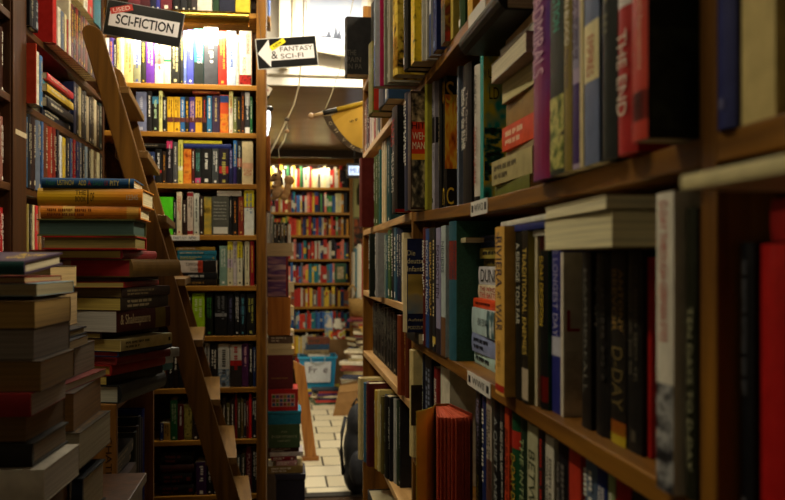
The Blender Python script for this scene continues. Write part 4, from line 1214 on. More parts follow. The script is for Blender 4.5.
stile(ly0, ly0 + 0.026)
stile(ly1 - 0.026, ly1)
for zt in (0.575, 0.365, 0.155, -0.055, -0.258, -0.458, -0.655, -0.86, -1.06, -1.26):
    z = E + zt
    x = sx(z)
    L = ld.location
    o = box('tread', x - 0.038 - L.x, x + 0.066 - L.x, ly0 + 0.026 - L.y, ly1 - 0.026 - L.y, z - 0.024, z, wood('5c4020', '86663a', 5, 1, 0.4), ld, 0.002)

ld.rotation_euler.z = 0.075
ld.location.x -= 0.023

# ================================================================== hanging signs


def plate(root, name, x0, x1, z0, z1, y, m, th=0.0006):
    return box(name, x0, x1, y - th, y, z0, z1, m, root)


BLK = mat('131316', 0.28, 0, None, 0.2, 12.0, 'sign_face')
WHT = mat('e9e6ee', 0.3, 0, None, 0.03, 12.0, 'sign_face')
Ys = 3.0
c = atY(144, 23.5, Ys)
s = Ys / 840 / 1.02
sg = thing('hanging_sign', 'black hanging sign with sci-fiction lettering and a red used sticker', 'sign', c, (0, math.radians(8.6), 0))
box('board', -37.5 * s, 37.5 * s, 0, 0.004, -17.5 * s, 17.5 * s, mat('8a8c90', 0.3, 0.3), sg)
plate(sg, 'black_face', -36.8 * s, 36.8 * s, -16.8 * s, 16.8 * s, -0.0003, BLK)
plate(sg, 'white_strip', -33.5 * s, 34 * s, -8 * s, 7 * s, -0.0012, WHT)
letter(sg, 'SCI-FICTION', (-27 * s, -0.0022, -5.2 * s), (1, 0, 0), (0, 0, 1), 56 * s, 10 * s, INK('24242e'), 'sign_lettering', 0.02)
rr_ = math.radians(13 + 8)
u_, v_ = (math.cos(rr_), 0, math.sin(rr_)), (-math.sin(rr_), 0, math.cos(rr_))
ox_, oz_ = -32 * s, 3.2 * s
q = lambda a, b, y: (ox_ + u_[0] * a * s + v_[0] * b * s, y, oz_ + u_[2] * a * s + v_[2] * b * s)
stk = link('sticker', [q(0, 0, -.0024), q(21.5, 0, -.0024), q(21.5, 6.2, -.0024), q(0, 6.2, -.0024)], [(0, 1, 2, 3)], mat('c83a34', 0.5, 0, None, .05), sg)
letter(stk, 'USED', q(2.5, 1.2, -.003), u_, v_, 16.5 * s, 3.9 * s, INK('f0dcd4'), 'sticker_lettering')
for xx in (-30 * s, 30 * s):
    tube('wire', [(xx, 0.002, 17.4 * s), (xx * 1.02 + .05, 0.002, 3.84 - c[2])], 0.0008, mat('8a8a86', .4, .8), sg, 5)

Ys = 3.4
c = atY(287, 52.3, Ys)
s = Ys / 840 / 1.007
s2 = thing('hanging_sign', 'hanging arrow sign with fantasy and sci-fi lettering and yellow sticker', 'sign', c, (0, math.radians(-5.8), 0))
box('board', -30.2 * s, 30.2 * s, 0, 0.004, -15.2 * s, 15.2 * s, mat('d0d0d0', 0.35), s2)
plate(s2, 'black_face', -29.4 * s, 29.4 * s, -14.4 * s, 14.4 * s, -0.0003, BLK)
pts = [(-29, 0.4), (-17, 14), (-16.6, 6.6), (27, 6.6), (27, -7.4), (-16.6, -7.4), (-17, -13.8)]
prism('white_arrow', [(x * s, z * s) for x, z in pts], 'y', -0.0018, -0.0009, WHT, s2)
letter(s2, 'FANTASY', (-6.6 * s, -.0024, .9 * s), (1, 0, 0), (0, 0, 1), 32.5 * s, 4.6 * s, INK('26262a'), 'sign_lettering')
letter(s2, 'SCI-FI', (-6.6 * s, -.0024, -6.0 * s), (1, 0, 0), (0, 0, 1), 22.5 * s, 4.6 * s, INK('26262a'), 'sign_lettering')
letter(s2, '&', (-15.8 * s, -.0024, -5.8 * s), (1, 0, 0), (0, 0, 1), 6.3 * s, 7.6 * s, INK('26262a'), 'sign_lettering')
rr_ = math.radians(26 + 5)
rr_ = math.radians(29)
u_, v_ = (math.cos(rr_), 0, math.sin(rr_)), (-math.sin(rr_), 0, math.cos(rr_))
ox_, oz_ = -14.5 * s, 2.2 * s
stk = link('sticker', [q(0, 0, -.0028), q(16.5, 0, -.0028), q(16.5, 5, -.0028), q(0, 5, -.0028)], [(0, 1, 2, 3)], mat('e8dc1c', 0.5, 0, None, .05), s2)
letter(stk, 'NEW', q(3.5, 1.0, -.0034), u_, v_, 9.5 * s, 3 * s, INK('3a3408'), 'sticker_lettering')
for xx in (-24 * s, 24 * s):
    tube('wire', [(xx, 0.002, 15 * s), (xx, 0.002, 3.84 - c[2])], 0.0008, mat('8a8a86', .4, .8), s2, 5)

# ================================================================== wine-crate shelves and the piles on and before them
cx0, cx1, cy0, cy1, cz = -0.69, -0.365, 1.92, 2.47, -0.315
cr = thing('wooden_crate', 'stack of open wooden wine crates used as shelves under the tall book pile', 'crate', (-0.53, 2.2, 0))
CR = wood('6a4216', '9a6a2c', 5, 2, 0.6)
CRY = wood('6a4216', '9a6a2c', 5, 1, 0.6)
for k in range(3):
    z1 = E + cz - k * 0.412
    z0 = z1 - 0.41
    part('end_panel', cx0, cx1, cy0, cy0 + 0.018, z0, z1, CR, cr)
    part('end_panel', cx0, cx1, cy1 - 0.018, cy1, z0, z1, CR, cr)
    part('board', cx0, cx1, cy0 + 0.018, cy1 - 0.018, z1 - 0.014, z1, CRY, cr)
    part('board', cx0, cx1, cy0 + 0.018, cy1 - 0.018, z0, z0 + 0.014, CRY, cr)
    part('bottom_panel', cx0, cx0 + 0.012, cy0 + 0.018, cy1 - 0.018, z0 + 0.014, z1 - 0.014, CR, cr)
yy = cy0 - 0.0006 - cr.location.y
letter(cr, 'CHATEAU', (-0.396 - cr.location.x + .008, yy, E + cz - 0.07), (0, 0, -1), (1, 0, 0), 0.13, 0.013, INK('2c1a0a'), 'crate_lettering')
letter(cr, 'R LION', (-0.43 - cr.location.x + .004, yy, E + cz - 0.05), (0, 0, -1), (1, 0, 0), 0.165, 0.022, INK('2c1a0a'), 'crate_lettering')
part('base_block', cx0, cx1, cy0, cy1, 0, 0.001, CR, cr, 0)

# inside the top crate
ri = Row('top', 'inside the wine crate', 'books inside the wine crate')
z = E + cz - 0.41 + 0.0145
for i, (t, c_) in enumerate(((.05, '3a2414'), (.03, '6a1430'), (.034, 'a8485a'), (.03, '3a7a98'), (.03, '8a6a2c'), (.028, '2c1410'), (.032, '241c1c'), (.03, '1a1414'))):
    o = make_book(t - .0006, 0.235 - .01 * (i % 2), 0.15, c_, i % 2 == 0, lying=True, loc=(-0.462 + .01 * (i % 3), 2.09, z + .0003), rot=(0, -PI / 2, PI / 2 + 0.03 * (i % 3 - 1)), tcol='8a7a60')
    ri.add(o, -i, c_, i % 2 == 0, None, ' lying flat')
    z += t
ri2 = Row('crate end', 'standing inside the wine crate', 'books standing inside the wine crate')
yb_ = 2.44
for i, (t, h_, c_) in enumerate(((.03, .3, '1a2a8a'), (.028, .28, '16183a'), (.035, .29, '141a2c'), (.03, .27, '2a1c18'), (.03, .26, '1c2420'))):
    o = make_book(t - .0006, h_, 0.17, c_, True, loc=(-0.385, yb_ - t / 2, E + cz - .41 + .0145), rot=(0, 0, PI / 2), mk=False)
    ri2.add(o, i, c_, True)
    yb_ -= t
ri3 = Row('top', 'at the crate corner', 'pale books at the crate corner')
z = cz
for i, (t, c_) in enumerate(((.022, 'b89a5c'), (.02, '5a8aa0'), (.018, 'b8c4cc'), (.024, '9aa0a8'))):
    o = corner(ri3, -i, 134 + 3 * (i % 2), 2.24, z, z + t, 30 + 6 * i, .1, .13, 'spineR', c_, mk=False, page='d8d4c8', verb=' lying flat')
    z += t

# the tall pile, front faces at Y 1.92.  zc(py): height above eye at that depth
P1Y = 1.925
pz = lambda py, Y=P1Y: (HY - py) * (Y / 1.036) / F
rp = Row('top', 'of the tall pile', 'tall pile on the wine crates')


def straight(row, key, xa, xb, za, zb, col, rz, hard, Y=P1Y, d=0.155, own=None, yo=0.0, **kw):
    x0, x1 = atY(xa, 0, Y)[0], atY(xb, 0, Y)[0]
    a = math.radians(rz)
    o = make_book(za - zb - .0006, x1 - x0, d, col, hard, lying=True, loc=((x0 + x1) / 2, Y + d / 2 + yo, E + zb + .0003), rot=(0, -PI / 2, a), **kw)
    row.add(o, key, col, hard, own)
    return o


LEV = [178, 188.2, 206, 219, 236, 249.5, 259, 277.5, 282, 288, 298, 311, 333, 340, 352, 358, 366, 377, 386, 407]
ZL = [pz(p) for p in LEV]
ZL[-1] = cz
straight(rp, 0, 41, 133, ZL[0], ZL[1], '14406c', 1, True, title=[('Peter', '2a6a50', .05, .15, 0, .5), ('USTINOV', 'c8b84c', .17, .35, 0, .5), ('ADD', 'c8b84c', .4, .48, 0, .5), ('A', 'b03020', .5, .53, 0, .5), ('DASH', '2a6a50', .56, .66, 0, .5), ('OF', '8a3020', .68, .72, 0, .5), ('PITY', 'd8c45c', .74, .84, 0, .5)],
         bands=((.045, .055, 'a89a5a'),), own='dark blue hardback lettered add a dash of pity, topmost of the tall pile')
GRAD = art(['d8b820', 'd8a020', 'c87018'], 3, (1, 1, 3))
straight(rp, 1, 37.5, 143, ZL[1], ZL[2], 'd0921c', -1, True, material=art(['d8b41c', 'd09a1c', 'c8761c'], 2.2, (.2, .2, 1.6), .3, 0), curve=.006, own='thick yellow to orange hardback, second from the top of the tall pile',
         title=[('THE', '2c240c', .36, .46, .25, .25), ('BOOK', '2c240c', .36, .46, -.12, .3), ('I', '2c240c', .475, .485, 0, .8), ('OF', '2c240c', .5, .54, 0, .5), ('12345', 'c8b8a0', .85, .96, 0, .3)])
straight(rp, 2, 40, 140, ZL[2], ZL[3], 'c8761c', .5, True, tcol='6a3010', bands=((.66, .78, 'd8a84c'), (.02, .14, 'd09a40')), own='orange hardback under the yellow one in the tall pile')
straight(rp, 3, 37, 135, ZL[3], ZL[4], '5a5a30', 180, True, page='3c5650', curve=.004, mk=False, own='olive hardback with dark teal page edges in the tall pile')
straight(rp, 4, 42, 136, ZL[4], ZL[5], 'a01a14', 181, True, page='8c7c40', mk=False, own='thin red hardback with yellowed pages under the teal edged book')
corner(rp, 5, 123, 1.93, ZL[6], ZL[5], 8, .21, .26, 'spineR', '7a1820', True, page='c8b464', mk=False, own='yellow paged hardback with dark red spine jutting towards the ladder')
corner(rp, 6, 133, 1.925, ZL[7], ZL[6], 20, .16, .23, 'spineR', '9c1016', True, page='9c1016', material=C('5a4018'), own='red edged book with brown spine in the tall pile', mk=False)
corner(rp, 7, 121, 1.94, ZL[8], ZL[7], 16, .17, .2, 'spineR', '2a1a10', True, page='4a3a1c', mk=False)
corner(rp, 8, 124, 1.925, ZL[9], ZL[8], 10, .19, .24, 'spineR', '8c1418', False, page='b8a458', mk=False)
corner(rp, 9, 122, 1.93, ZL[10], ZL[9], 22, .15, .21, 'spineR', '2a1c1a', False, page='6a5428', tcol='8a7a5a')
corner(rp, 10, 121, 1.927, ZL[11], ZL[10], 20, .16, .22, 'spineR', '2c221c', False, page='c0a850', tcol='a89a7a')
corner(rp, 11, 117, 1.925, ZL[12], ZL[11], 24, .135, .22, 'spineR', '3c1014', False, page='b8b4ac', title=[('& Shakespeare', 'c8b890', .06, .6, 0, .6)], bands=((.1, .3, '6a5a1c'),), own='white paged paperback with dark red spine lettered shakespeare in the tall pile')
corner(rp, 12, 102, 1.94, ZL[13], ZL[12], 24, .12, .23, 'spineR', '1c0c0c', True, page='b09a50', mk=False)
corner(rp, 13, 121, 1.925, ZL[14], ZL[13], 26, .14, .2, 'spineR', 'b4a878', False, page='a08a44', tcol='1c1c14', own='yellowish spine with black lettering below the shakespeare paperback')
corner(rp, 14, 119, 1.93, ZL[15], ZL[14], 24, .15, .22, 'spineR', '1c2444', True, page='9c2018', mk=False)
corner(rp, 15, 117, 1.93, ZL[16], ZL[15], 28, .14, .2, 'spineR', '6a1414', True, page='7a1c14', mk=False)
corner(rp, 16, 112, 1.935, ZL[17], ZL[16], 24, .13, .22, 'spineR', '8a1a14', True, page='b8943c', mk=False)
corner(rp, 17, 107, 1.935, ZL[18], ZL[17], 25, .14, .22, 'spineR', '14100c', False, page='b8a04c', mk=False)
corner(rp, 18, 122, 1.925, ZL[19], ZL[18], 14, .15, .26, 'spineR', '101418', True, page='b8b8a8', mk=False, curve=.008, own='thick black hardback with white pages at the bottom of the tall pile')

# near pile on a low cabinet
cb = thing('cabinet', 'dark wooden cabinet under the nearest book pile', 'cabinet', (-0.6, 1.4, 0))
DK = wood('2c180a', '4a2c14', 5, 2)
part('body', -0.95, -0.30, 0.95, 1.86, 0, E - 0.475, DK, cb)
part('worktop', -0.96, -0.292, 0.94, 1.87, E - 0.475, E - 0.455, DK, cb)
rn = Row('top', 'of the nearest pile', 'nearest book pile')
rm = Row('top', 'of the second pile', 'second nearest book pile')
# front column: near corner and top/bottom as heights; Y of the front faces about 1.12
nz = lambda py, Y: (HY - py) * (Y / 1.045) / F
A = [(262.5, 277, 24, 1.13, 4, 'spineL', '33223a', True, 'b8ac90', dict(mk=False, own='dark purple hardback with yellow lettering lying topmost at the nearest corner', face=[('htext', 'The Lost', .5, .72, .02, .2, 'd8b42c'), ('htext', 'City', .2, .42, .06, .19, 'd8b42c')], bands=((0, 1, '1c4a4a'),))),
     (277, 283.5, 25, 1.14, 3, 'foreL', '8a2c1c', False, 'a88a60', dict(mk=False)),
     (283.5, 297, 37, 1.14, 4, 'foreL', '8aa8b8', False, 'a89c7c', dict(mk=False)),
     (297, 301, 33, 1.15, 2, 'spineL', '2a1c14', True, '8a6a40', dict(mk=False)),
     (301, 329, 35, 1.12, 3, 'foreL', '5a4018', False, 'b08c44', dict(mk=False, own='thick paperback with yellow brown page edge in the nearest pile')),
     (329, 360, 34, 1.12, 3, 'foreL', '4a4440', False, '8c8278', dict(mk=False)),
     (360, 391, 41, 1.11, 2, 'foreL', '4a3414', False, '8a6a30', dict(mk=False)),
     (391, 414, 31, 1.10, 2, 'spineL', '8a1c1c', False, 'b4aca4', dict(mk=False, own='white paged paperback with red cover in the nearest pile')),
     (414, 442, 26, 1.12, 4, 'foreL', '3a2814', False, '7a5a2c', dict(mk=False)),
     (442, 466, 32, 1.11, 3, 'spineL', '24201c', True, '8a7a64', dict(mk=False)),
     (466, 500, 44, 1.10, 3, 'spineL', 'd0cabc', False, 'c8c4b8', dict(mk=False, own='bright white paperback low in the nearest pile')),
     (500, 535, 36, 1.12, 3, 'foreL', '2c1c10', True, '6a4a28', dict(mk=False)),
     (535, 580, 40, 1.12, 2, 'foreL', '1c1614', True, '5a4630', dict(mk=False))]
zb0 = -0.454
zprev = nz(A[0][0], 1.12)
for i, (t, b, px, Y, ph, side, c_, hd, pg, kw) in enumerate(A):
    z0 = nz(b, 1.12) if i < len(A) - 1 else zb0
    if z0 < zb0 + .02 and i < len(A) - 1:
        continue
    ob_ = corner(rn, i, px, Y, z0, zprev, ph, .21 if side.endswith('L') else .15, .15, side, c_, hd, page=pg, verb=' lying flat', **kw)
    if i == 0:
        from mathutils import Matrix, Euler
        ob_.rotation_euler = (Matrix.Rotation(math.radians(5), 3, 'X') @ Euler(ob_.rotation_euler).to_matrix()).to_euler()
        ob_.location.z += math.sin(math.radians(5)) * .105
    zprev = z0
B = [(266, 290, 51, 1.40, -2, 'foreR', '3a3020', False, 'a88c58', {}),
     (290, 296, 46, 1.41, -2, 'foreR', '20180f', True, '6a4c28', {}),
     (296, 333, 47, 1.39, 0, 'foreR', '4a2c14', False, 'a08458', {}),
     (333, 342, 60, 1.40, 4, 'spineL', '24222c', True, '8a7850', {}),
     (342, 352, 66, 1.38, 1, 'spineL', '20202c', False, 'a08858', dict(own='dark paperback with pale sketch on its cover in the second pile', face=[('panel', .2, .9, .2, .8, art(['20202c', '6a6c78', '20202c'], 16))])),
     (352, 384, 58, 1.39, 4, 'foreR', '5a4a3c', False, '9c9080', {}),
     (384, 392, 64, 1.38, 7, 'foreR', '8a1c1a', False, 'b8ac94', dict(own='red covered paperback in the second nearest pile')),
     (392, 430, 74, 1.37, 0, 'foreR', '3a2410', False, '8a6228', {}),
     (430, 466, 80, 1.36, 2, 'foreR', '3a3020', False, 'b0a890', dict(own='white paged book with brown speckled cover in the second pile', face=[('panel', .05, .95, .05, .95, art(['14100c', '7a5a2c', '2a1c14'], 40))])),
     (466, 476, 70, 1.38, 3, 'spineL', '141014', True, '5a4a34', {}),
     (476, 520, 82, 1.36, 3, 'spineL', '121828', True, 'a89c80', {}),
     (520, 560, 76, 1.37, 0, 'foreR', '2a1c12', False, '7a6240', {})]
zprev = nz(B[0][0], 1.39)
for i, (t, b, px, Y, ph, side, c_, hd, pg, kw) in enumerate(B):
    z0 = nz(b, 1.39) if i < len(B) - 1 else zb0
    if z0 < zb0 + .02 and i < len(B) - 1:
        continue
    if zprev - z0 < .004:
        continue
    corner(rm, i, px, Y, z0, zprev, ph, .2 if side.endswith('L') else .13, .2 if side.endswith('R') else .14, side, c_, hd, page=pg, mk=False, verb=' lying flat', **kw)
    zprev = z0

# ================================================================== things hanging in the aisle
# squirrel toy
qy = 4.3
c = atY(279.4, 185.2, qy)
q_ = 4.3 / 840 / 1.0 / 5.55
sq = thing('plush_squirrel', 'brown plush squirrel toy hanging on a red ribbon in the aisle', 'toy', c)


def blob_mesh(name, ells, m, parent, voxel):
    v, f = [], []
    for (cx, cy, cz_, rx, ry, rz) in ells:
        k = len(v)
        nu, nv = 14, 9
        v.append((cx, cy, cz_ - rz))
        for j in range(1, nv):
            a = PI * j / nv - PI / 2
            for i in range(nu):
                w = 2 * PI * i / nu
                v.append((cx + rx * math.cos(a) * math.cos(w), cy + ry * math.cos(a) * math.sin(w), cz_ + rz * math.sin(a)))
        v.append((cx, cy, cz_ + rz))
        for i in range(nu):
            f.append((k, k + 1 + (i + 1) % nu, k + 1 + i))
            f.append((len(v) - 1, k + 1 + (nv - 2) * nu + i, k + 1 + (nv - 2) * nu + (i + 1) % nu))
        for j in range(nv - 2):
            for i in range(nu):
                f.append((k + 1 + j * nu + i, k + 1 + j * nu + (i + 1) % nu, k + 1 + (j + 1) * nu + (i + 1) % nu, k + 1 + (j + 1) * nu + i))
    o = link(name, v, f, m, parent, smooth=True)
    r = o.modifiers.new('r', 'REMESH')
    r.mode = 'VOXEL'
    r.voxel_size = voxel
    r.use_smooth_shade = True
    s_ = o.modifiers.new('s', 'SMOOTH')
    s_.factor = 0.6
    s_.iterations = 4
    return o


def e_(px, py, y, rx, ry, rz):
    return ((px - 80) * q_, y, (140 - py) * q_, rx * q_, ry * q_, rz * q_)


FUR = mat('97744c', 0.95, 0, None, 0.3, 260.0, 'plush')
blob_mesh('body', [e_(64, 94, 0, 29, 26, 25), e_(38, 106, 0, 17, 16, 15), e_(24, 114, 0, 9, 9, 8), e_(86, 66, -.012, 8, 6, 14), e_(90, 68, .012, 8, 6, 13), e_(72, 132, 0, 25, 24, 26), e_(70, 175, 0, 34, 30, 34),
                   e_(52, 146, -.02, 20, 8, 8), e_(52, 146, .02, 20, 8, 8), e_(46, 213, -.02, 22, 10, 9), e_(46, 213, .02, 22, 10, 9), e_(62, 192, -.024, 24, 12, 24), e_(62, 192, .024, 24, 12, 24)], FUR, sq, 0.003)
blob_mesh('arm', [e_(92, 112, -.026, 7, 5, 16), e_(97, 130, -.026, 6, 5, 13)], mat('3c2c20', .9, 0, None, .3, 200), sq, .003)  # dark brown blob standing for the shaded crease between arm and body
blob_mesh('tail', [e_(106, 204, 0.0, 24, 18, 20), e_(120, 178, 0.0, 20, 18, 24), e_(126, 148, 0, 19, 18, 28), e_(134, 112, 0, 29, 24, 27)], mat('aa8252', 0.95, 0, None, 0.3, 260.0, 'plush'), sq, 0.003)
blob_mesh('eye', [e_(60, 88, -.0235, 6, 4, 6)], mat('0c0a08', .15), sq, .0015)
RIB = mat('a81c18', .6)
box('ribbon', (76 - 80) * q_, (82 - 80) * q_, -.001, .001, (140 - 66) * q_, (140 + 20) * q_, RIB, sq)
CORD = mat('d0c4a4', 0.8)
hc = thing('dangling_string', 'knotted pale cord looping down from the ceiling to the squirrel', 'cord', (0, qy, 0))
pts = [(306, -140), (303, 40), (299, 85), (294, 105), (287, 119), (277, 140), (267, 159)]
P_ = [atY(a, b, qy) for a, b in pts]
tube('long_cord', [(p[0], 0.0, p[2]) for p in P_], 0.0042, CORD, hc, 6)
pts = [(287, 119), (287, 131), (284, 141), (278.6, 150), (279.2, 158)]
P_ = [atY(a, b, qy) for a, b in pts]
tube('short_cord', [(p[0], -0.004, p[2]) for p in P_], 0.003, CORD, hc, 6)
for a, b in ((287, 119.5), (287, 131.5)):
    p = atY(a, b, qy)
    blob_mesh('knot', [(p[0], -.002, p[2], .013, .012, .011)], mat('5a4a38' if b < 125 else 'a8845c', .9), hc, .003)

# pennant on a pole
fy = 4.0
fl = thing('pennant', 'yellow pennant with dark lettered border hanging from a pole across the aisle', 'flag', atY(322, 113, fy))
L = fl.location
W3 = lambda px, py, y=0.0: (atY(px, py, fy)[0] - L.x, y, atY(px, py, fy)[2] - L.z)
tube('pole', [W3(313, 116), W3(325, 112.6)], 0.009, wood('8a6a44', 'c8a878', 5, 0), fl, 10)
tube('pole_sleeve', [W3(323, 113.2), W3(337, 109.8)], 0.0125, mat('14120f', .6), fl, 10)
tube('pole_sleeve', [W3(337, 109.8), W3(420, 89)], 0.0125, mat('b89418', .6), fl, 10)
p = W3(311, 116)
blob_mesh('finial', [(p[0], 0, p[2], .0155, .0155, .0155)], mat('b89870', .5), fl, .003)
# cloth
top_e = [(323, 115 + 0.0), (345, 109.5), (370, 103), (400, 95.5)]
outer = [(323, 116), (327, 124), (333, 132), (341, 142), (350, 149), (360, 153), (372, 154), (386, 151), (398, 142)]
inner = [(331, 115.4), (334, 122), (339, 130), (345.5, 138.5), (352.5, 145), (361, 148.5), (371, 149.5), (384, 146.5), (394, 138)]
n = len(outer)
wav = lambda i: 0.012 * math.sin(i * 1.1)
vb = [W3(*outer[i], wav(i)) for i in range(n)] + [W3(*inner[i], wav(i + .4)) for i in range(n)]
link('border', vb, [(i, i + 1, n + i + 1, n + i) for i in range(n - 1)], mat('3c2c18', .8), fl)['label'] = 'dark border with pale lettering'
topi = [(336 + (400 - 336) * i / (n - 1), 113.0 - 17.6 * i / (n - 1)) for i in range(n)]
vc = [W3(*inner[i], wav(i + .4)) for i in range(n)] + [W3(*topi[i], wav(i) * .3) for i in range(n)]
link('cloth', vc, [(i, i + 1, n + i + 1, n + i) for i in range(n - 1)], mat('b88e20', .7, 0, None, .15, 8), fl)
link('cloth', [W3(323, 116), W3(331, 115.4, wav(.4)), W3(336, 113), W3(323, 115.5)], [(0, 1, 2, 3)], mat('d8cca8', .7), fl)
marks(fl, W3(350, 124, -.02), (0.93, 0, 0.36), (-.36, 0, .93), 0.045, 0.012, INK('3a2c10'), 'scribble')
for i, ch in enumerate('OHVHV'):
    a = (i + .9) * 1.0
    j = int(a)
    fa = a - j
    po = [outer[j][k_] * (1 - fa) + outer[j + 1][k_] * fa for k_ in (0, 1)]
    pi_ = [inner[j][k_] * (1 - fa) + inner[j + 1][k_] * fa for k_ in (0, 1)]
    dx, dy = outer[j + 1][0] - outer[j][0], outer[j + 1][1] - outer[j][1]
    ln = math.hypot(dx, dy)
    sc = fy / 840 * .85
    u_ = (dx / ln, 0, -dy / ln)
    v_ = (-u_[2] * -1 if False else u_[2] * -1, 0, u_[0])
    v_ = (-u_[2], 0, u_[0])
    mx, my = po[0] * .78 + pi_[0] * .22, po[1] * .78 + pi_[1] * .22
    o_ = W3(mx, my, -.016)
    letter(fl, ch, o_, u_, v_, 4.2 * sc, 3.6 * sc, INK('a8987c'), 'border_lettering')
    # print lies just in front of the cloth folds
tube('hanging_string', [W3(324, 112.5, 0), W3(331, 95, 0), W3(341, 66, .02), (W3(341, 66)[0] + .25, .1, 3.84 - L.z)], 0.002, CORD, fl, 5)

# clip lamp and paper tag on the bookcase end
cl = thing('clip_lamp', 'small lamp with black cap and glaring white shade by the bookcase corner', 'lamp', atY(267.5, 110, 4.1))
s = 4.05 / 840
v, f = [], []
for (zz_, r_) in ((0, 2.6), (-8, 4.2), (-16, 4.6), (-28, 3.0)):
    for i in range(14):
        a = 2 * PI * i / 14
        v.append((r_ * s * math.cos(a) - zz_ * s * -.12, r_ * s * math.sin(a), zz_ * s))
for j in range(3):
    for i in range(14):
        f.append((j * 14 + i, j * 14 + (i + 1) % 14, (j + 1) * 14 + (i + 1) % 14, (j + 1) * 14 + i))
f.append(tuple(range(42, 56)))
link('shade', v, f, mat('f4f4ff', 0.3, 0, 3.5, .1, 30), cl, smooth=True)
blob_mesh('cap', [(0.006, 0, .006, 5 * s, 5 * s, 3 * s)], mat('1a1612', .4), cl, .003)
tube('arm', [(0.0, 0, .012), (-.012, -.1, .012), (fx1 + .008 - cl.location.x, SY + .22 - cl.location.y, .012)], .004, mat('1a1612', .4), cl, 8)
tg = thing('paper_tag', 'small white paper tag sticking out from the bookcase corner near the arrow sign', 'paper tag', atY(266, 90, 3.86))
box('tag', -.022, .022, 0, .001, -.02, .02, mat('e8ddd0', .6, 0, None, .2, 40), tg).rotation_euler = (0, .5, 0)
link('tag_print', [(-.008, -.0006, .004), (.012, -.0006, -.006), (.012, -.0006, .002), (-.008, -.0006, .012)], [(0, 1, 2, 3)], INK('d09a90'), tg)

# wall shelf with boxes high behind the facing bookcase
ws = thing('wall_shelf', 'little wooden wall shelf with a dark box near the ceiling behind the facing bookcase', 'shelf', atY(262, 19, 5.2))
box('board', -.16, .05, 0, .2, -.02, .02, OAKX, ws, .002)
bx_ = tag(box('storage_box', 0, 1, 0, 1, 0, 1, mat('5a4634', .6)), 'dark brown box on the little high wall shelf', 'box')
p0, p1 = atY(255, 16, 5.22), atY(266, 3, 5.22)
bx_.location = (p0[0], 5.22, ws.location.z + .0205)
bx_.scale = (p1[0] - p0[0], .16, .075)
bp_ = tag(box('folder', 0, .012, 0, .16, 0, .16, mat('5a7ac0', .5)), 'blue folder standing on the little high wall shelf', 'folder')
bp_.location = (ws.location.x + .034, 5.21, ws.location.z + .0205)

# framed ship picture
fp = thing('framed_picture', 'white framed drawing of sailing ships hanging tilted on the white wall', 'picture', atY(331, 20, 6.02))
L = fp.location
Wp = lambda px, py: (atY(px, py, 6.02)[0] - L.x, atY(px, py, 6.02)[2] - L.z)


def quad(name, pts, y0, y1, m):
    return prism(name, [Wp(*p) for p in pts], 'y', y0, y1, m, fp)


OUT = [(293, -40), (372, -22), (368, 60), (292, 47)]
INN = [(296, -36), (369, -19), (365, 56), (295, 44)]
quad('backing', OUT, 0.02, 0.035, mat('3a3a44', .6))
for i in range(4):
    j = (i + 1) % 4
    quad('frame', [OUT[i], OUT[j], INN[j], INN[i]], 0, 0.02, mat('e8dcb8', .5))
quad('mount', INN, 0.012, 0.02, mat('f2f0ee', .6, 0, None, .02, 4))
quad('drawing', [(310, -14), (362, -2), (361, 46), (309, 37)], 0.010, 0.012, art(['b8c8e4', 'c8d4ea', 'dfe4ee'], 3, (1, 1, 2)))
INKS = INK('5c6270')
quad('sea_line', [(318, 34.5), (342, 38), (342, 39), (318, 36)], 0.008, 0.0095, INKS)
for (x, y, h_) in ((329, 36, 6), (336, 37, 12), (339.5, 37.5, 8)):
    quad('ship', [(x - 2.5, y - 1), (x - .2, y - h_), (x + .2, y - h_), (x + 2.2, y - .6), (x + 1.5, y + .6), (x - 2, y + .4)], 0.008, 0.0095, INKS)

# ================================================================== tower at the aisle's left, behind the facing bookcase
TY = 4.2
tz = lambda py: (HY - py) * (TY / 1.0085) / F


def tower_box(name, label, cat, xa, xb, py0, py1, m, depth=0.17, yo=0.0, z0=None):
    x0, x1 = atY(xa, 0, TY)[0], atY(xb, 0, TY)[0]
    zb_, zt = tz(py1), tz(py0)
    if z0 is not None:
        zb_ = z0
    t_ = thing(name, label, cat, ((x0 + x1) / 2, TY + yo, E + zb_))
    o = box('body', -(x1 - x0) / 2, (x1 - x0) / 2, 0, depth, .0004, zt - zb_ - .0004, m, t_, .002)
    return t_, (x1 - x0), zt - zb_


t_, w, h_ = tower_box('storage_box', 'dark blue storage box on the floor under the aisle tower', 'box', 276, 305, 474, 571, mat('16182c', .5), .22)
t_.location.z = 0
box('lid', -w / 2 - .004, w / 2 + .004, -.004, .224, E + tz(474) - .03, E + tz(474) - .0004, mat('22243a', .45), t_, .003)
for o in t_.children:
    if o.name.startswith('body'):
        for vtx in o.data.vertices:
            vtx.co.z = 0.0 if vtx.co.z < .1 else E + tz(474) - .0305
rt2 = Row('top', 'low in the aisle tower', 'flat stack low in the aisle tower')
for i, (a, b, xa, xb, c_, hd) in enumerate(((466.5, 474, 268, 303, '8a7444', False), (461.5, 466.5, 276, 297, 'b88a90', False), (457, 461.5, 271, 294, '8a2030', True), (452.5, 457, 270, 303, 'b8b0b4', False), (448, 452.5, 268, 299, '4a2a18', True))):
    x0, x1 = atY(xa, 0, TY)[0], atY(xb, 0, TY)[0]
    o = make_book(tz(a) - tz(b) - .0006, x1 - x0, .16, c_, hd, lying=True, loc=((x0 + x1) / 2, TY + .09, E + tz(b) + .0003), rot=(0, -PI / 2, 0))
    rt2.add(o, -i, c_, hd, None, ' lying flat')
t_, w, h_ = tower_box('gift_box', 'green lettered box in the aisle tower under the blue box', 'box', 268.5, 300, 424.5, 448, mat('3c5a3c', .5))
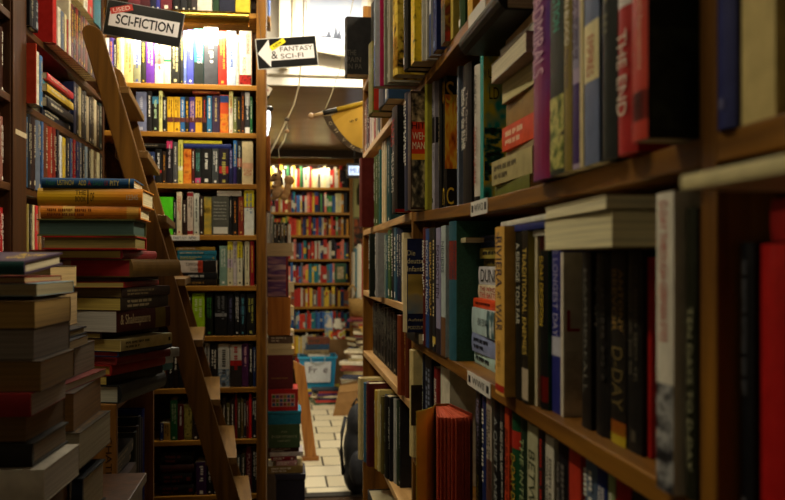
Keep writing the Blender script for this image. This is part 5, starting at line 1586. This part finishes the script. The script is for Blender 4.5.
for k_, (zz_, ww) in enumerate(((.7, .2), (.48, .8), (.32, .4))):
    letter(t_, ('***', "EVERYMAN'S", 'LIBRARY')[k_], (-w * ww / 2, -.001, h_ * zz_ - .006), (1, 0, 0), (0, 0, 1), w * ww, .013 if k_ == 1 else .009, INK('b0b898'), 'box_lettering')
t_, w, h_ = tower_box('storage_box', 'bright blue plastic box in the aisle tower', 'box', 268, 301, 411, 424.5, mat('1f7ca0', .25))
box('lid', -w / 2 - .002, w / 2 + .002, -.003, .173, h_ - .014, h_ - .0002, mat('2a8cb0', .2), t_, .002)
t_, w, h_ = tower_box('gift_tin', 'red tin with a grid of small coloured pictures in the aisle tower', 'tin', 268, 298, 389, 411, mat('b01c20', .3))
link('picture_panel', [(-w * .38, -.001, h_ * .2), (w * .4, -.001, h_ * .2), (w * .4, -.001, h_ * .78), (-w * .38, -.001, h_ * .78)], [(0, 1, 2, 3)], mat('d8a8a0', .4), t_)
for i in range(6):
    for j in range(3):
        x, z = -w * .36 + i * w * .125, h_ * (.23 + j * .18)
        link('little_picture', [(x, -.0016, z), (x + w * .1, -.0016, z), (x + w * .1, -.0016, z + h_ * .14), (x, -.0016, z + h_ * .14)], [(0, 1, 2, 3)], C(['3c5a8a', '8a3c3c', '3c7a4a', '8a7a2c', '5a3c7a'][(i * 2 + j) % 5]), t_)
t_, w, h_ = tower_box('boxed_book_set', 'dark red cloth slipcase with faint gold lettering in the aisle tower', 'book set', 268, 293, 355, 389, mat('5c141c', .6), .15)
marks(t_, (-w * .36, -.001, h_ * .3), (1, 0, 0), (0, 0, 1), w * .72, .006, INK('9a7a40'))
rt3 = Row('top', 'on the red slipcase', 'cream stack on the dark red slipcase')
for i, (a, b, xa, xb, c_, pg) in enumerate(((349, 355, 268, 294, 'b89a68', 'c8b488'), (343.5, 349, 268, 292, 'c4ac7c', 'd0bc90'), (335.5, 343.5, 268, 293, '5c4a3c', '8a7050'))):
    x0, x1 = atY(xa, 0, TY)[0], atY(xb, 0, TY)[0]
    o = make_book(tz(a) - tz(b) - .0006, x1 - x0, .15, c_, False, lying=True, page=pg, loc=((x0 + x1) / 2, TY + .08, E + tz(b) + .0003), rot=(0, -PI / 2, PI if i < 2 else 0), mk=i == 2, tcol='c8b8a0')
    rt3.add(o, -i, c_, False, None, ' lying flat')
t_, w, h_ = tower_box('wooden_box', 'plain wooden box with vertical grain in the aisle tower under the purple picture', 'box', 267.5, 290.5, 297, 335.5, wood('8a501c', 'b87430', 3, 2), .15)
t_, w, h_ = tower_box('boxed_print', 'purple and pink landscape print standing on the wooden box in the aisle tower', 'print', 267, 288.5, 256, 297, mat('3a2440', .5), .12)
link('picture', [(-w / 2 + .004, -.001, .004), (w / 2 - .012, -.001, .004), (w / 2 - .012, -.001, h_ - .004), (-w / 2 + .004, -.001, h_ - .004)], [(0, 1, 2, 3)], art(['2a1640', 'a88080', '4a2a60', 'b89890', '6a6080'], 7, (.5, 1, 2.2), .35, 2), t_)
box('spine_strip', w / 2 - .012, w / 2 - .004, -.0012, .0002, .002, h_ - .002, C('7a1c20'), t_)
rt4 = Row('top', 'over the purple print', 'cream stack over the purple print')
for i, (a, b) in enumerate(((251.5, 256), (243, 251.5))):
    x0, x1 = atY(266.5, 0, TY)[0], atY(293.5 - i, 0, TY)[0]
    o = make_book(tz(a) - tz(b) - .0006, x1 - x0, .14, 'b49c74', False, lying=True, page='c0a880', loc=((x0 + x1) / 2, TY + .07, E + tz(b) + .0003), rot=(0, -PI / 2, PI), mk=False)
    rt4.add(o, -i, 'b49c74', False, None, ' lying flat')
rt5 = Row('bookcase', 'standing on top of the aisle tower', 'books on top of the aisle tower')
for i, (xa, xb, yt, c_) in enumerate(((267, 270, 210, 'b8b8b4'), (270.3, 273, 214, '8a8a88'), (273.3, 277, 222, '3c3c3c'), (277.3, 280.5, 222, '1c1c1c'), (280.8, 284, 222, '4a4844'), (284.3, 287.5, 223, '18181a'), (287.8, 291, 224, 'c8c0b4'))):
    x0, x1 = atY(xa, 0, TY)[0], atY(xb, 0, TY)[0]
    o = make_book(x1 - x0 - .0006, tz(yt) - tz(243), .12, c_, True, loc=((x0 + x1) / 2, TY + .01, E + tz(243) + .0004), rot=(0, 0, 0))
    rt5.add(o, i, c_, True)
rt6 = Row('top', 'behind the aisle tower', 'flat pile behind the aisle tower')
TY2 = 4.75
z = -E
bs = tag(box('storage_box', -.1, .055, TY2, TY2 + .2, 0, E - .52, mat('3a2818', .6)), 'tall brown carton behind the aisle tower', 'box')
z = -.52
for i in range(9):
    t = .035 + .01 * (i % 3)
    xr = .035 + .012 * ((i * 7) % 3)
    c_ = ['a88c5c', '6a4a2c', 'c0a878', '8a6c44', 'b49a70'][i % 5]
    o = make_book(t - .0006, .14, .16, c_, False, lying=True, page=['c8b080', 'b89c6c', 'd0bc94'][i % 3], loc=(xr - .07, TY2 + .1, E + z + .0003), rot=(0, -PI / 2, PI + .05 * (i % 3 - 1)), mk=False)
    rt6.add(o, -i, c_, False, None, ' lying flat')
    z += t

# leaning board
lb_ = thing('wooden_board', 'wooden plank leaning beside the aisle tower with its foot on the tiles', 'board', atY(310, 456, 6.6))
lb_.location.z = 0
p0, p1 = atY(297, 360, 6.6), atY(310, 456, 6.6)
dx = p0[0] - p1[0]
hgt = p0[2]
prism('plank', [(-.035, 0), (.055, 0), (dx + .06, hgt - .05), (dx - .03, hgt)], 'y', -.02, .012, wood('7a4a1c', 'a87034', 4, 2), lb_, .004)
box('foot', -.06, .07, -.03, .03, 0, .03, wood('6a3c14', '9a6428', 4, 0), lb_, .004)

# rucksack on the floor
by_ = 5.5
b0, b1 = atY(344, 0, by_)[0], atY(372, 0, by_)[0]
rk = thing('backpack', 'black rucksack standing on the floor at the end of the aisle bookcase', 'bag', ((b0 + b1) / 2, by_ + .1, 0))
w = b1 - b0
BK = mat('15161a', .75, 0, None, .3, 40, 'nylon')
blob_mesh('body', [(0, 0, .14, w * .5, .12, .14), (0, 0, .3, w * .5, .12, .2), (.01, 0, .46, w * .44, .11, .15), (0.01, -.03, .2, w * .42, .13, .14)], BK, rk, .016)
blob_mesh('pocket', [(0.0, -.12, .2, w * .34, .05, .12)], mat('1b1c22', .7, 0, None, .3, 40, 'nylon'), rk, .01)
tube('strap', [(-w * .42, -.02, .52), (-w * .56, -.06, .42), (-w * .58, -.06, .3), (-w * .5, -.02, .14)], .012, BK, rk, 8)
tube('handle', [(-.03, 0, .59), (0, 0, .635), (.04, 0, .59)], .008, BK, rk, 8)
# threshold strip where the tiles start
struct(box('trim_3', -1.25, 1.75, 5.54, 5.64, 0.0, 0.008, mat('17120c', .6)))

# ================================================================== far room
FY = 10.4
fb = thing('bookcase', 'tall wooden bookcase of bright spines at the far end of the tiled room', 'bookcase', (0.3, FY + .1, 0))
gx0, gx1 = -0.75, atY(353, 0, FY)[0]
gz = lambda py: (HY - py) * (FY / .99) / F
GZ = [gz(p) for p in (188.5, 213, 235.5, 259, 282.5, 306, 328, 352)] + [-1.28]
part('upright', gx0, gx0 + .04, FY, FY + .25, 0, E + gz(160), OAKZ, fb)
part('upright', gx1 - .04, gx1, FY, FY + .25, 0, E + gz(160), OAKZ, fb)
for z in GZ:
    part('shelf', gx0 + .04, gx1 - .04, FY, FY + .25, E + z - .028, E + z, OAKX, fb)
part('top_board', gx0, gx1, FY - .12, FY + .25, E + gz(163), E + gz(161), OAKX, fb)
part('valance', gx0, gx1, FY - .14, FY - .12, E + gz(167.3), E + gz(161), OAKX, fb)
part('back_panel', gx0, gx1, FY + .25, FY + .26, 0, E + gz(162), DARK, fb, 0)
# every spine of the far bookcase: too many and too small to part
PAL = ['c8c4b8', 'd8d0b8', 'b02c24', 'c83c2c', '2c4a8c', '3c6cb0', '2a7a8a', '2c6a3c', 'd8b83c', 'c88a2c', '1c1c20', '3a2a4a', '6a6a70', 'd87a6a', '8a4a2c', 'e0d8a0', '4a8a4a', '20305a', 'b8a888', '7a1c24']
fm = [C(c_) for c_ in PAL] + [paper('d8cba6')]
v, f, idx = [], [], []
bias = [[0, 1, 15, 0, 1, 2, 7, 8, 10], list(range(20)), [2, 3, 0, 10, 4, 11, 8, 9, 16, 14], [4, 3, 10, 13, 0, 8, 11, 6, 2], [5, 0, 8, 13, 6, 12, 17, 2], [2, 10, 0, 17, 14, 12, 8], [6, 2, 5, 3, 4, 17], [2, 9, 10, 0, 8], [10, 2, 6]]
for r_, z in enumerate(GZ):
    x = gx0 + .045
    top_ = (GZ[r_ - 1] - .028 - z) if r_ else gz(165) - z
    while x < gx1 - .075:
        t = R.choice((.018, .022, .026, .03, .036, .045))
        hh = min(top_ - .015, top_ * R.uniform(.72, .93))
        y = FY + R.uniform(.004, .03)
        k = len(v)
        v += boxv(x, x + t - .0015, y, y + .16, E + z, E + z + hh)
        f += [tuple(i + k for i in g) for g in BOXF]
        ci = R.choice(bias[r_])
        idx += [ci, 20, ci, ci, ci, ci]
        if R.random() < .6:   # a label band on the spine
            k = len(v)
            a, b = sorted((R.uniform(.1, .9), R.uniform(.1, .9)))
            v += [(x + .001, y - .0008, E + z + hh * a), (x + t - .0025, y - .0008, E + z + hh * a), (x + t - .0025, y - .0008, E + z + hh * b), (x + .001, y - .0008, E + z + hh * b)]
            f.append((k, k + 1, k + 2, k + 3))
            idx.append(R.choice((0, 1, 8, 10, 2, 12)))
        x += t
tag(link('books', v, f, None, None, mats=fm, idx=idx), 'countless smaller book spines, mostly the bright rows filling the far bookcase', 'books', None, 'stuff')
o = tag(box('framed_picture', 0, 1, 0, 1, 0, 1, mat('1c4a30', .5)), 'small green framed picture standing on the far bookcase', 'picture')
p0, p1 = atY(334.5, 281.8, FY), atY(346, 262.5, FY)
o.location, o.scale = (p0[0], FY - .012, E + GZ[4] + .0005), (p1[0] - p0[0], .012, p1[2] - p0[2])
link('inner_picture', [(.22, -.05, .2), (.78, -.05, .2), (.78, -.05, .82), (.22, -.05, .82)], [(0, 1, 2, 3)], art(['c8b890', '8a7a5a', 'd8ccb0'], 6), o)
# lamp hidden under the top board of the far bookcase
lp = thing('strip_light', 'warm strip light under the top board of the far bookcase', 'lamp', ((gx1 - .65), FY - .07, E + gz(165.5)))
box('housing', -.55, .4, -.03, .03, 0, .03, mat('b89a4c', .4, .6), lp, .004)
box('tube', -.53, .38, -.02, .02, -.012, 0, mat('fff0cc', .4, 0, 8.0, 0), lp)
for sx_ in (-.4, .3):
    box('arm', sx_, sx_ + .02, .03, .0505, .005, .025, mat('b89a4c', .4, .6), lp)

# lit sign, posters and record box on the right of the far bookcase
ms = thing('hanging_sign', 'small glowing white and blue sign with black border beyond the flag', 'sign', atY(354.5, 170.5, 8.2))
s = 8.2 / 840
box('case', -8 * s, 7.5 * s, 0, .05, -7.5 * s, 7.5 * s, mat('101014', .4), ms, .003)
box('lit_face', -6 * s, 7.3 * s, -.002, .001, -4.6 * s, 4.6 * s, mat('b4c8e8', .4, 0, 1.1, .02), ms)
letter(ms, 'MU', (-4 * s, -.004, -2.6 * s), (1, 0, 0), (0, 0, 1), 9 * s, 5 * s, INK('3a4a6a'), 'sign_lettering')
tube('hanger', [(0, .025, 7 * s), (0, .025, 2.83 - ms.location.z - .002)], .004, mat('202020', .4), ms, 6)
pl_x0, pl_x1 = atY(353.5, 0, 10.3)[0], atY(378, 0, 10.3)[0]
pn = thing('display_panel', 'olive painted panel carrying two posters right of the far bookcase', 'panel', ((pl_x0 + pl_x1) / 2, 10.35, 0))
w = pl_x1 - pl_x0
box('panel', -w / 2, w / 2, 0, .04, 0, E + 1.05, mat('6a6a44', .7), pn)
Q = lambda px, py: (atY(px, py, 10.33)[0] - pn.location.x, atY(px, py, 10.33)[2])


def poster(nm, xa, xb, ya, yb, m):
    a, b = Q(xa, yb), Q(xb, ya)
    return link(nm, [(a[0], -.002, a[1]), (b[0], -.002, a[1]), (b[0], -.002, b[1]), (a[0], -.002, b[1])], [(0, 1, 2, 3)], m, pn)


poster('poster', 354, 363, 178, 217, mat('a8a468', .6))
poster('poster', 354, 364, 219, 246, art(['14100e', '241c14', 'a8501c', '1c1816'], 5))
link('poster_drawing', [(Q(357, 205)[0], -.004, Q(357, 205)[1]), (Q(360.5, 205)[0], -.004, Q(360.5, 205)[1]), (Q(361, 190)[0], -.004, Q(361, 190)[1]), (Q(359, 182)[0], -.004, Q(359, 182)[1]), (Q(356.5, 190)[0], -.004, Q(356.5, 190)[1])], [(0, 1, 2, 3, 4)], INK('38381c'), pn)

# side table with upright records in front of the panel
ty_ = 9.45
tx0, tx1 = atY(352, 0, ty_)[0], atY(385, 0, ty_)[0]
tb = thing('side_table', 'low wooden table holding upright albums right of the far bookcase', 'table', ((tx0 + tx1) / 2, ty_ + .2, 0))
w = tx1 - tx0
tt_ = atY(360, 300, ty_)[2]
box('tabletop', -w / 2, w / 2, -.2, .2, tt_ - .03, tt_, OAKX, tb, .003)
for sx_ in (-w / 2 + .02, w / 2 - .05):
    for sy_ in (-.18, .15):
        box('leg', sx_, sx_ + .03, sy_, sy_ + .03, 0, tt_ - .03, OAKZ, tb)
ral = Row('far bookcase', 'standing on the low table', 'albums on the low table')
ral.kind = 'record_album'
for i, (xa, xb, yt, c_) in enumerate(((353.5, 355, 252, 'b8b0a0'), (355.3, 357, 248, '3a6a7a'), (357.3, 359, 246, 'c8c4b8'), (359.3, 361.5, 244, 'd8d0c0'), (361.8, 363, 247, 'a82c24'))):
    x0, x1 = atY(xa, 0, ty_ + .03)[0], atY(xb, 0, ty_ + .03)[0]
    o = make_book(x1 - x0 - .001, atY(xa, yt, ty_)[2] - tt_, .28, c_, False, loc=((x0 + x1) / 2, ty_ + .03, tt_ + .0005), rot=(0, 0, 0), mk=False)
    ral.add(o, i, c_, False)

# blue bin with books
BY = 9.55
bx0, bx1 = atY(299, 0, BY)[0], atY(336, 0, BY)[0]
under = Row('top', 'under the blue bin', 'magazines under the blue bin')
under.kind = 'magazine'
z = 0
for i, c_ in enumerate(('2c5a3c', 'b0402c', '3a4a8c', 'c8b03c')):
    o = make_book(.029, .5 - .04 * (i % 2), .34, c_, False, lying=True, loc=((bx0 + bx1) / 2 + .03 * (i % 2) + .02, BY + .12, z + .0004), rot=(0, -PI / 2, .04 * (i - 1)), mk=False)
    under.add(o, -i, c_, False, None, ' lying flat')
    z += .03
bn = thing('storage_bin', 'blue plastic bin with a handwritten paper notice, full of books on the tiles', 'bin', ((bx0 + bx1) / 2, BY + .12, z + .0005))
w = bx1 - bx0
zt = atY(317, 356, BY)[2] - z
BLU = mat('1c84b4', .35)
v, f = [], []
r0, r1 = .9, 1.0
ring = lambda k_, zz_, d_: [(-w / 2 * k_ + d_, -.17 * k_ + d_, zz_), (w / 2 * k_ - d_, -.17 * k_ + d_, zz_), (w / 2 * k_ - d_, .17 * k_ - d_, zz_), (-w / 2 * k_ + d_, .17 * k_ - d_, zz_)]
v = ring(.88, 0, 0) + ring(1, zt, 0) + ring(1, zt, .008) + ring(.88, .01, .008)
f = [(3, 2, 1, 0), (12, 13, 14, 15)]
for j in range(3):
    for i in range(4):
        f.append((j * 4 + i, j * 4 + (i + 1) % 4, j * 4 + 4 + (i + 1) % 4, j * 4 + 4 + i))
link('body', v, f, BLU, bn)
boxes('rim', [(-w / 2 - .012, w / 2 + .012, -.182, -.168, zt - .025, zt), (-w / 2 - .012, w / 2 + .012, .168, .182, zt - .025, zt), (-w / 2 - .012, -w / 2 + .002, -.168, .168, zt - .025, zt), (w / 2 - .002, w / 2 + .012, -.168, .168, zt - .025, zt)], mat('2c9ccc', .3), bn)
link('notice', [(-w * .34, -.178, zt * .2), (w * .34, -.178, zt * .2), (w * .36, -.1885, zt * .84), (-w * .36, -.1885, zt * .84)], [(0, 1, 2, 3)], mat('c4c8cc', .6), bn)['label'] = 'white paper notice'
letter(bn, 'Fr  e', (-w * .24, -.192, zt * .5), (1, 0, 0), (0, 0, 1), w * .5, zt * .2, INK('5a4a54'), 'notice_lettering')
tube('handle', [(-w * .2, -.185, zt * .98), (-w * .17, -.2, zt * .84), (0, -.205, zt * .78), (w * .17, -.2, zt * .84), (w * .2, -.185, zt * .98)], .006, mat('8a9aa4', .4), bn, 6)
inb = Row('top', 'in the blue bin', 'books in the blue bin')
z = bn.location.z + .0105
k = 0
zlim = bn.location.z + zt + .13
while z < zlim:
    t = .05 + .012 * (k % 3)
    c_ = ['8a7a5a', '2c4a6a', '6a3c2c', 'c8c0a8', '3c5a3c', 'd0ccc0'][k % 6]
    o = make_book(t - .0008, .29 - .02 * (k % 3), .2, c_, False, lying=True, loc=(bn.location.x + .01 * (k % 3 - 1), BY + .12, z + .0004), rot=(0, -PI / 2, .05 * (k % 3 - 1)), tcol='3a3a3a')
    inb.add(o, -k, c_, False, None, ' lying flat')
    z += t
    k += 1

fm_ = Row('top', 'before the blue bin', 'magazines before the blue bin')
fm_.kind = 'magazine'
z = 0
for i in range(7):
    t = (.02, .028, .024)[i % 3]
    c_ = ['2c5a4a', 'b03c34', '26304a', 'c8b89a', '4a2c5a', '8a3428', '1c2430'][i]
    o = make_book(t - .0008, .3 - .02 * (i % 3), .2, c_, False, lying=True, loc=((bx0 + bx1) / 2 + .07 + .02 * (i % 3), BY - .3, z + .0004), rot=(0, -PI / 2, .25 - .12 * (i % 4)), mk=False)
    fm_.add(o, -i, c_, False, None, ' lying flat')
    z += t

# heap of magazines right of the bin, basket, paper bag and bright comics
hp = Row('top', 'of the slumping heap', 'slumping magazine heap')
hp.kind = 'magazine'
HP = random.Random(4)
hx0 = atY(352, 0, 9.0)[0]
z = 0
for i in range(30):
    t = HP.choice((.022, .03, .036))
    if i < 5:
        t = .05
    c_ = HP.choice(['c8c0a4', '8a3c34', 'd0c8b4', '3a4a6a', 'b89a5c', 'c8bc98', '4a3a34', 'd8ccb0', '6a2c44', 'a8a490', 'c89a3c', '2a2a34'])
    o = make_book(t - .0008, .27 + HP.uniform(-.02, .02), .2, c_, False, lying=True, loc=(hx0 + .1 + HP.uniform(-.05, .03) - .06 * math.sin(i * .21), 9.0 + HP.uniform(-.02, .03), z + .0004), rot=(0, -PI / 2, HP.uniform(-.5, .5) + (PI if HP.random() < .5 else 0)), mk=False, page=HP.choice(['b8a87c', '98886c', 'c8bc9c', '8a3c34', '3c4a6a']))
    hp.add(o, -i, c_, False, None, ' lying flat')
    z += t
heap_top = z
bk = thing('basket', 'brown woven basket of magazines on top of the slumping heap', 'basket', (hx0 + .12, 9.02, heap_top + .001))
WICK = mat('8a6a34', .8, 0, None, .4, 120, 'wicker')
v, f = [], []
n = 20
for zz_, r_ in ((0, .1), (.08, .14), (.2, .16), (.2, .148), (.08, .128), (.012, .09)):
    for i in range(n):
        a = 2 * PI * i / n
        v.append((r_ * math.cos(a), r_ * .8 * math.sin(a), zz_))
for j in range(5):
    for i in range(n):
        f.append((j * n + i, j * n + (i + 1) % n, (j + 1) * n + (i + 1) % n, (j + 1) * n + i))
f += [tuple(range(n))[::-1], tuple(range(5 * n, 6 * n))]
link('body', v, f, WICK, bk, smooth=True)
tube('handle', [(-.15, 0, .19), (-.15, 0, .3), (-.11, 0, .345), (-.08, 0, .3), (-.09, 0, .2)], .014, WICK, bk, 8)
bb = Row('handle', 'in the brown basket', 'magazines in the basket')
bb.kind = 'magazine'
for i, (c_, xx, a_) in enumerate((('d8ccc0', -.03, -.25), ('b84a8a', .02, -.05), ('c8c0a0', .06, .12))):
    o = make_book(.012, .2, .1, c_, False, loc=(bk.location.x + xx * .8, 8.975, bk.location.z + .014), rot=(0, 0, 0), mk=False, material=art([c_, 'd8d0c0', c_], 12))
    bb.add(o, i, c_, False)
pbg = thing('paper_bag', 'brown paper bag slumped on the tiles against the magazine heap', 'bag', (atY(345, 0, 8.55)[0], 8.55, 0))
v = [(-.13, -.09, 0), (.1, -.08, 0), (.12, .1, 0), (-.1, .1, 0), (-.06, -.06, .3), (.13, -.05, .32), (.13, .07, .33), (-.02, .08, .3), (-.1, -.085, .13), (.12, -.075, .15), (.13, .09, .16), (-.07, .1, .14)]
f = [(3, 2, 1, 0), (0, 1, 9, 8), (1, 2, 10, 9), (2, 3, 11, 10), (3, 0, 8, 11), (8, 9, 5, 4), (9, 10, 6, 5), (10, 11, 7, 6), (11, 8, 4, 7)]
link('bag', v, f, mat('8a6434', .75, 0, None, .12, 14, 'kraft_paper'), pbg)
link('fold', [(-.06, -.0615, .3), (.13, -.0515, .32), (.131, -.064, .25), (-.068, -.075, .23)], [(0, 1, 2, 3)], mat('9a7442', .75, 0, None, .12, 14, 'kraft_paper'), pbg)
# comics propped on a carton by the far bookcase
ct = tag(box('carton', atY(323, 0, 9.85)[0], atY(352, 0, 9.85)[0], 9.9, 10.2, 0, atY(330, 340, 9.85)[2], mat('7a5a34', .7)), 'cardboard carton behind the blue bin holding bright comics', 'carton')
cm = Row('far bookcase', 'propped over the carton', 'bright comics')
cm.kind = 'magazine'
zt = atY(330, 340, 9.85)[2]
for i, (xa, xb, ya, yb, cols) in enumerate(((325, 333, 312, 339, ['d8d0c0', '3c7ac0', 'd8c43c', 'd84a3c']), (333.5, 345.5, 319, 339, ['e8e4d8', 'e8e4d8', '2c2c34', 'd8401c', 'e8e4d8', 'd8c82c']), (326, 350, 313, 317.5, ['4a4a30', '8a7a4c', '2c2c20']))):
    if i == 2:
        continue
    x0, x1 = atY(xa, 0, 9.9)[0], atY(xb, 0, 9.9)[0]
    hh = atY(xa, ya, 9.9)[2] - zt
    o = make_book(.012, hh, x1 - x0, 'd8d0c0', False, loc=(x0, 9.96, zt + .001), rot=(0, 0, -PI / 2), mk=False, material=art(cols, 9, (1, 1, 1), .35, 1))
    cm.add(o, i, 'd8d0c0', False, ('comic with blue and yellow cover propped on the carton' if i == 0 else 'white comic with large red and yellow letters propped on the carton'))

# ================================================================== ceiling lamps and light


def area(name, loc, rot, sx_, sy_, power, col, parent=None, spread=180):
    ld_ = bpy.data.lights.new(name, 'AREA')
    ld_.shape = 'RECTANGLE'
    ld_.size, ld_.size_y = sx_, sy_
    ld_.energy = power
    ld_.color = col
    ld_.spread = math.radians(spread)
    o = bpy.data.objects.new(name, ld_)
    COL.objects.link(o)
    o.location, o.rotation_euler = loc, rot
    return o


def fixture(x, y, z, length, along, label, zc):
    t_ = thing('ceiling_light', label, 'ceiling light', (x, y, z))
    hx, hy = (length / 2, .06) if along == 'x' else (.06, length / 2)
    box('housing', -hx, hx, -hy, hy, 0.0, .05, mat('e0ddd4', .5), t_, .004)
    box('diffuser', -hx + .01, hx - .01, -hy + .01, hy - .01, -.02, 0.0, mat('fff2d4', .4, 0, 6.0, 0), t_, .004)
    for s_ in (-.8, .8):
        tube('rod', [(hx * s_ if along == 'x' else 0, hy * s_ if along == 'y' else 0, .05), (hx * s_ if along == 'x' else 0, hy * s_ if along == 'y' else 0, zc - z)], .006, mat('c8c8c4', .4), t_, 6)


WARM = (1.0, .86, .58)
fixture(1.2, 2.0, 3.42, 1.2, 'y', 'long ceiling light over the neighbouring aisle behind the war bookcase', 3.85)
area('next_aisle_glow', (1.2, 2.0, 3.38), (0, math.radians(25), 0), .1, 1.15, 70, WARM)
fixture(-.98, 1.5, 3.42, 1.2, 'y', 'long ceiling light over the wall side behind the ladder bookcase', 3.85)
area('wall_side_glow', (-.98, 1.5, 3.38), (0, math.radians(-25), 0), .1, 1.15, 20, WARM)
fixture(-.15, 3.0, 3.3, .9, 'x', 'long warm ceiling light above the ladder', 3.85)
area('ladder_lamp_glow', (-.15, 3.0, 3.26), (0, 0, 0), .85, .1, 15, WARM)
fixture(.4, 5.2, 3.55, 1.0, 'x', 'long ceiling light before the white wall over the far room', 3.85)
area('wall_lamp_glow', (.4, 5.2, 3.5), (0, 0, 0), .95, .1, 85, (1, .9, .72))
area('brass_lamp_glow', (bl.location.x, by - .003, bz - .034), (math.radians(18), 0, 0), bx1 - bx0 - .04, .02, 7.5, (1, .86, .6))
for xx, nm in ((1.15, 'added unseen ceiling light on the low varnished ceiling, aisle bookcase side'), (-.85, 'added unseen ceiling light on the low varnished ceiling, ladder side')):  # lamps added out of view to light the far room
    fixture(xx, 8.0, 2.755, .9, 'y', nm, 2.83)
    area('added_low_glow', (xx, 8.0, 2.72), (0, 0, 0), .1, .85, 22, WARM)
area('far_shelf_glow', (lp.location.x - .07, FY - .07, lp.location.z - .03), (math.radians(20), 0, 0), .9, .04, 6, (1, .86, .6))

w_ = bpy.data.worlds.new('world')
scene.world = w_
w_.use_nodes = True
w_.node_tree.nodes['Background'].inputs['Color'].default_value = (.02, .018, .014, 1)
w_.node_tree.nodes['Background'].inputs['Strength'].default_value = .3

for r_ in Row.all:
    r_.close()

# books that show smallest are gathered with the far ones
SMALL = [n_ + (".%03d" % i_ if i_ else "") for n_, l_ in (("paperback_book", [21,22,37,81,87,88,89,90,92,93,94,102,108,109,110,111,112,113,114,115,117,130,131,132,133,139,166,167,168,174,175,176,177,178,179,180,181,182,183,184,186,187,188,189,191,194,215,216,217,240,241,242,269,287,295,296,299,300,301,302,315,316,317,318,331,332,333,334,338,339,342,343,344,367,376,377,378,379,380,381,382,383,384,394,395,396,397,398,399]), ("hardback_book", [10,34,47,48,49,52,53,54,81,82,83,97,99,100,108,109,110,134,135,137])) for i_ in l_]
small = [bpy.data.objects[n_] for n_ in SMALL if n_ in bpy.data.objects]
bpy.context.view_layer.update()
bulk = bpy.data.objects['books']
bm_ = bulk.data
sv, sf_, si = [tuple(q.co) for q in bm_.vertices], [tuple(p.vertices) for p in bm_.polygons], [p.material_index for p in bm_.polygons]
sm = list(bm_.materials)
for root in small:
    for ch in list(root.children):
        k = len(sv)
        mw = ch.matrix_world
        sv += [tuple(mw @ q.co) for q in ch.data.vertices]
        mm = ch.data.materials[0]
        if mm not in sm:
            sm.append(mm)
        mi = sm.index(mm)
        sf_ += [tuple(i + k for i in p.vertices) for p in ch.data.polygons]
        si += [mi] * len(ch.data.polygons)
        bpy.data.objects.remove(ch)
    bpy.data.objects.remove(root)
n_small = len(small)
bulk_new = link('books', sv, sf_, None, None, mats=sm, idx=si)
for k in ('label', 'category', 'kind'):
    bulk_new[k] = bulk[k]
bpy.data.objects.remove(bulk)
bulk_new.name = 'books'

vs_ = scene.view_settings
vs_.view_transform = 'Standard'
vs_.look = 'None'
vs_.gamma = 1
vs_.exposure = 0.0
print('BOOKS', BOOKS)
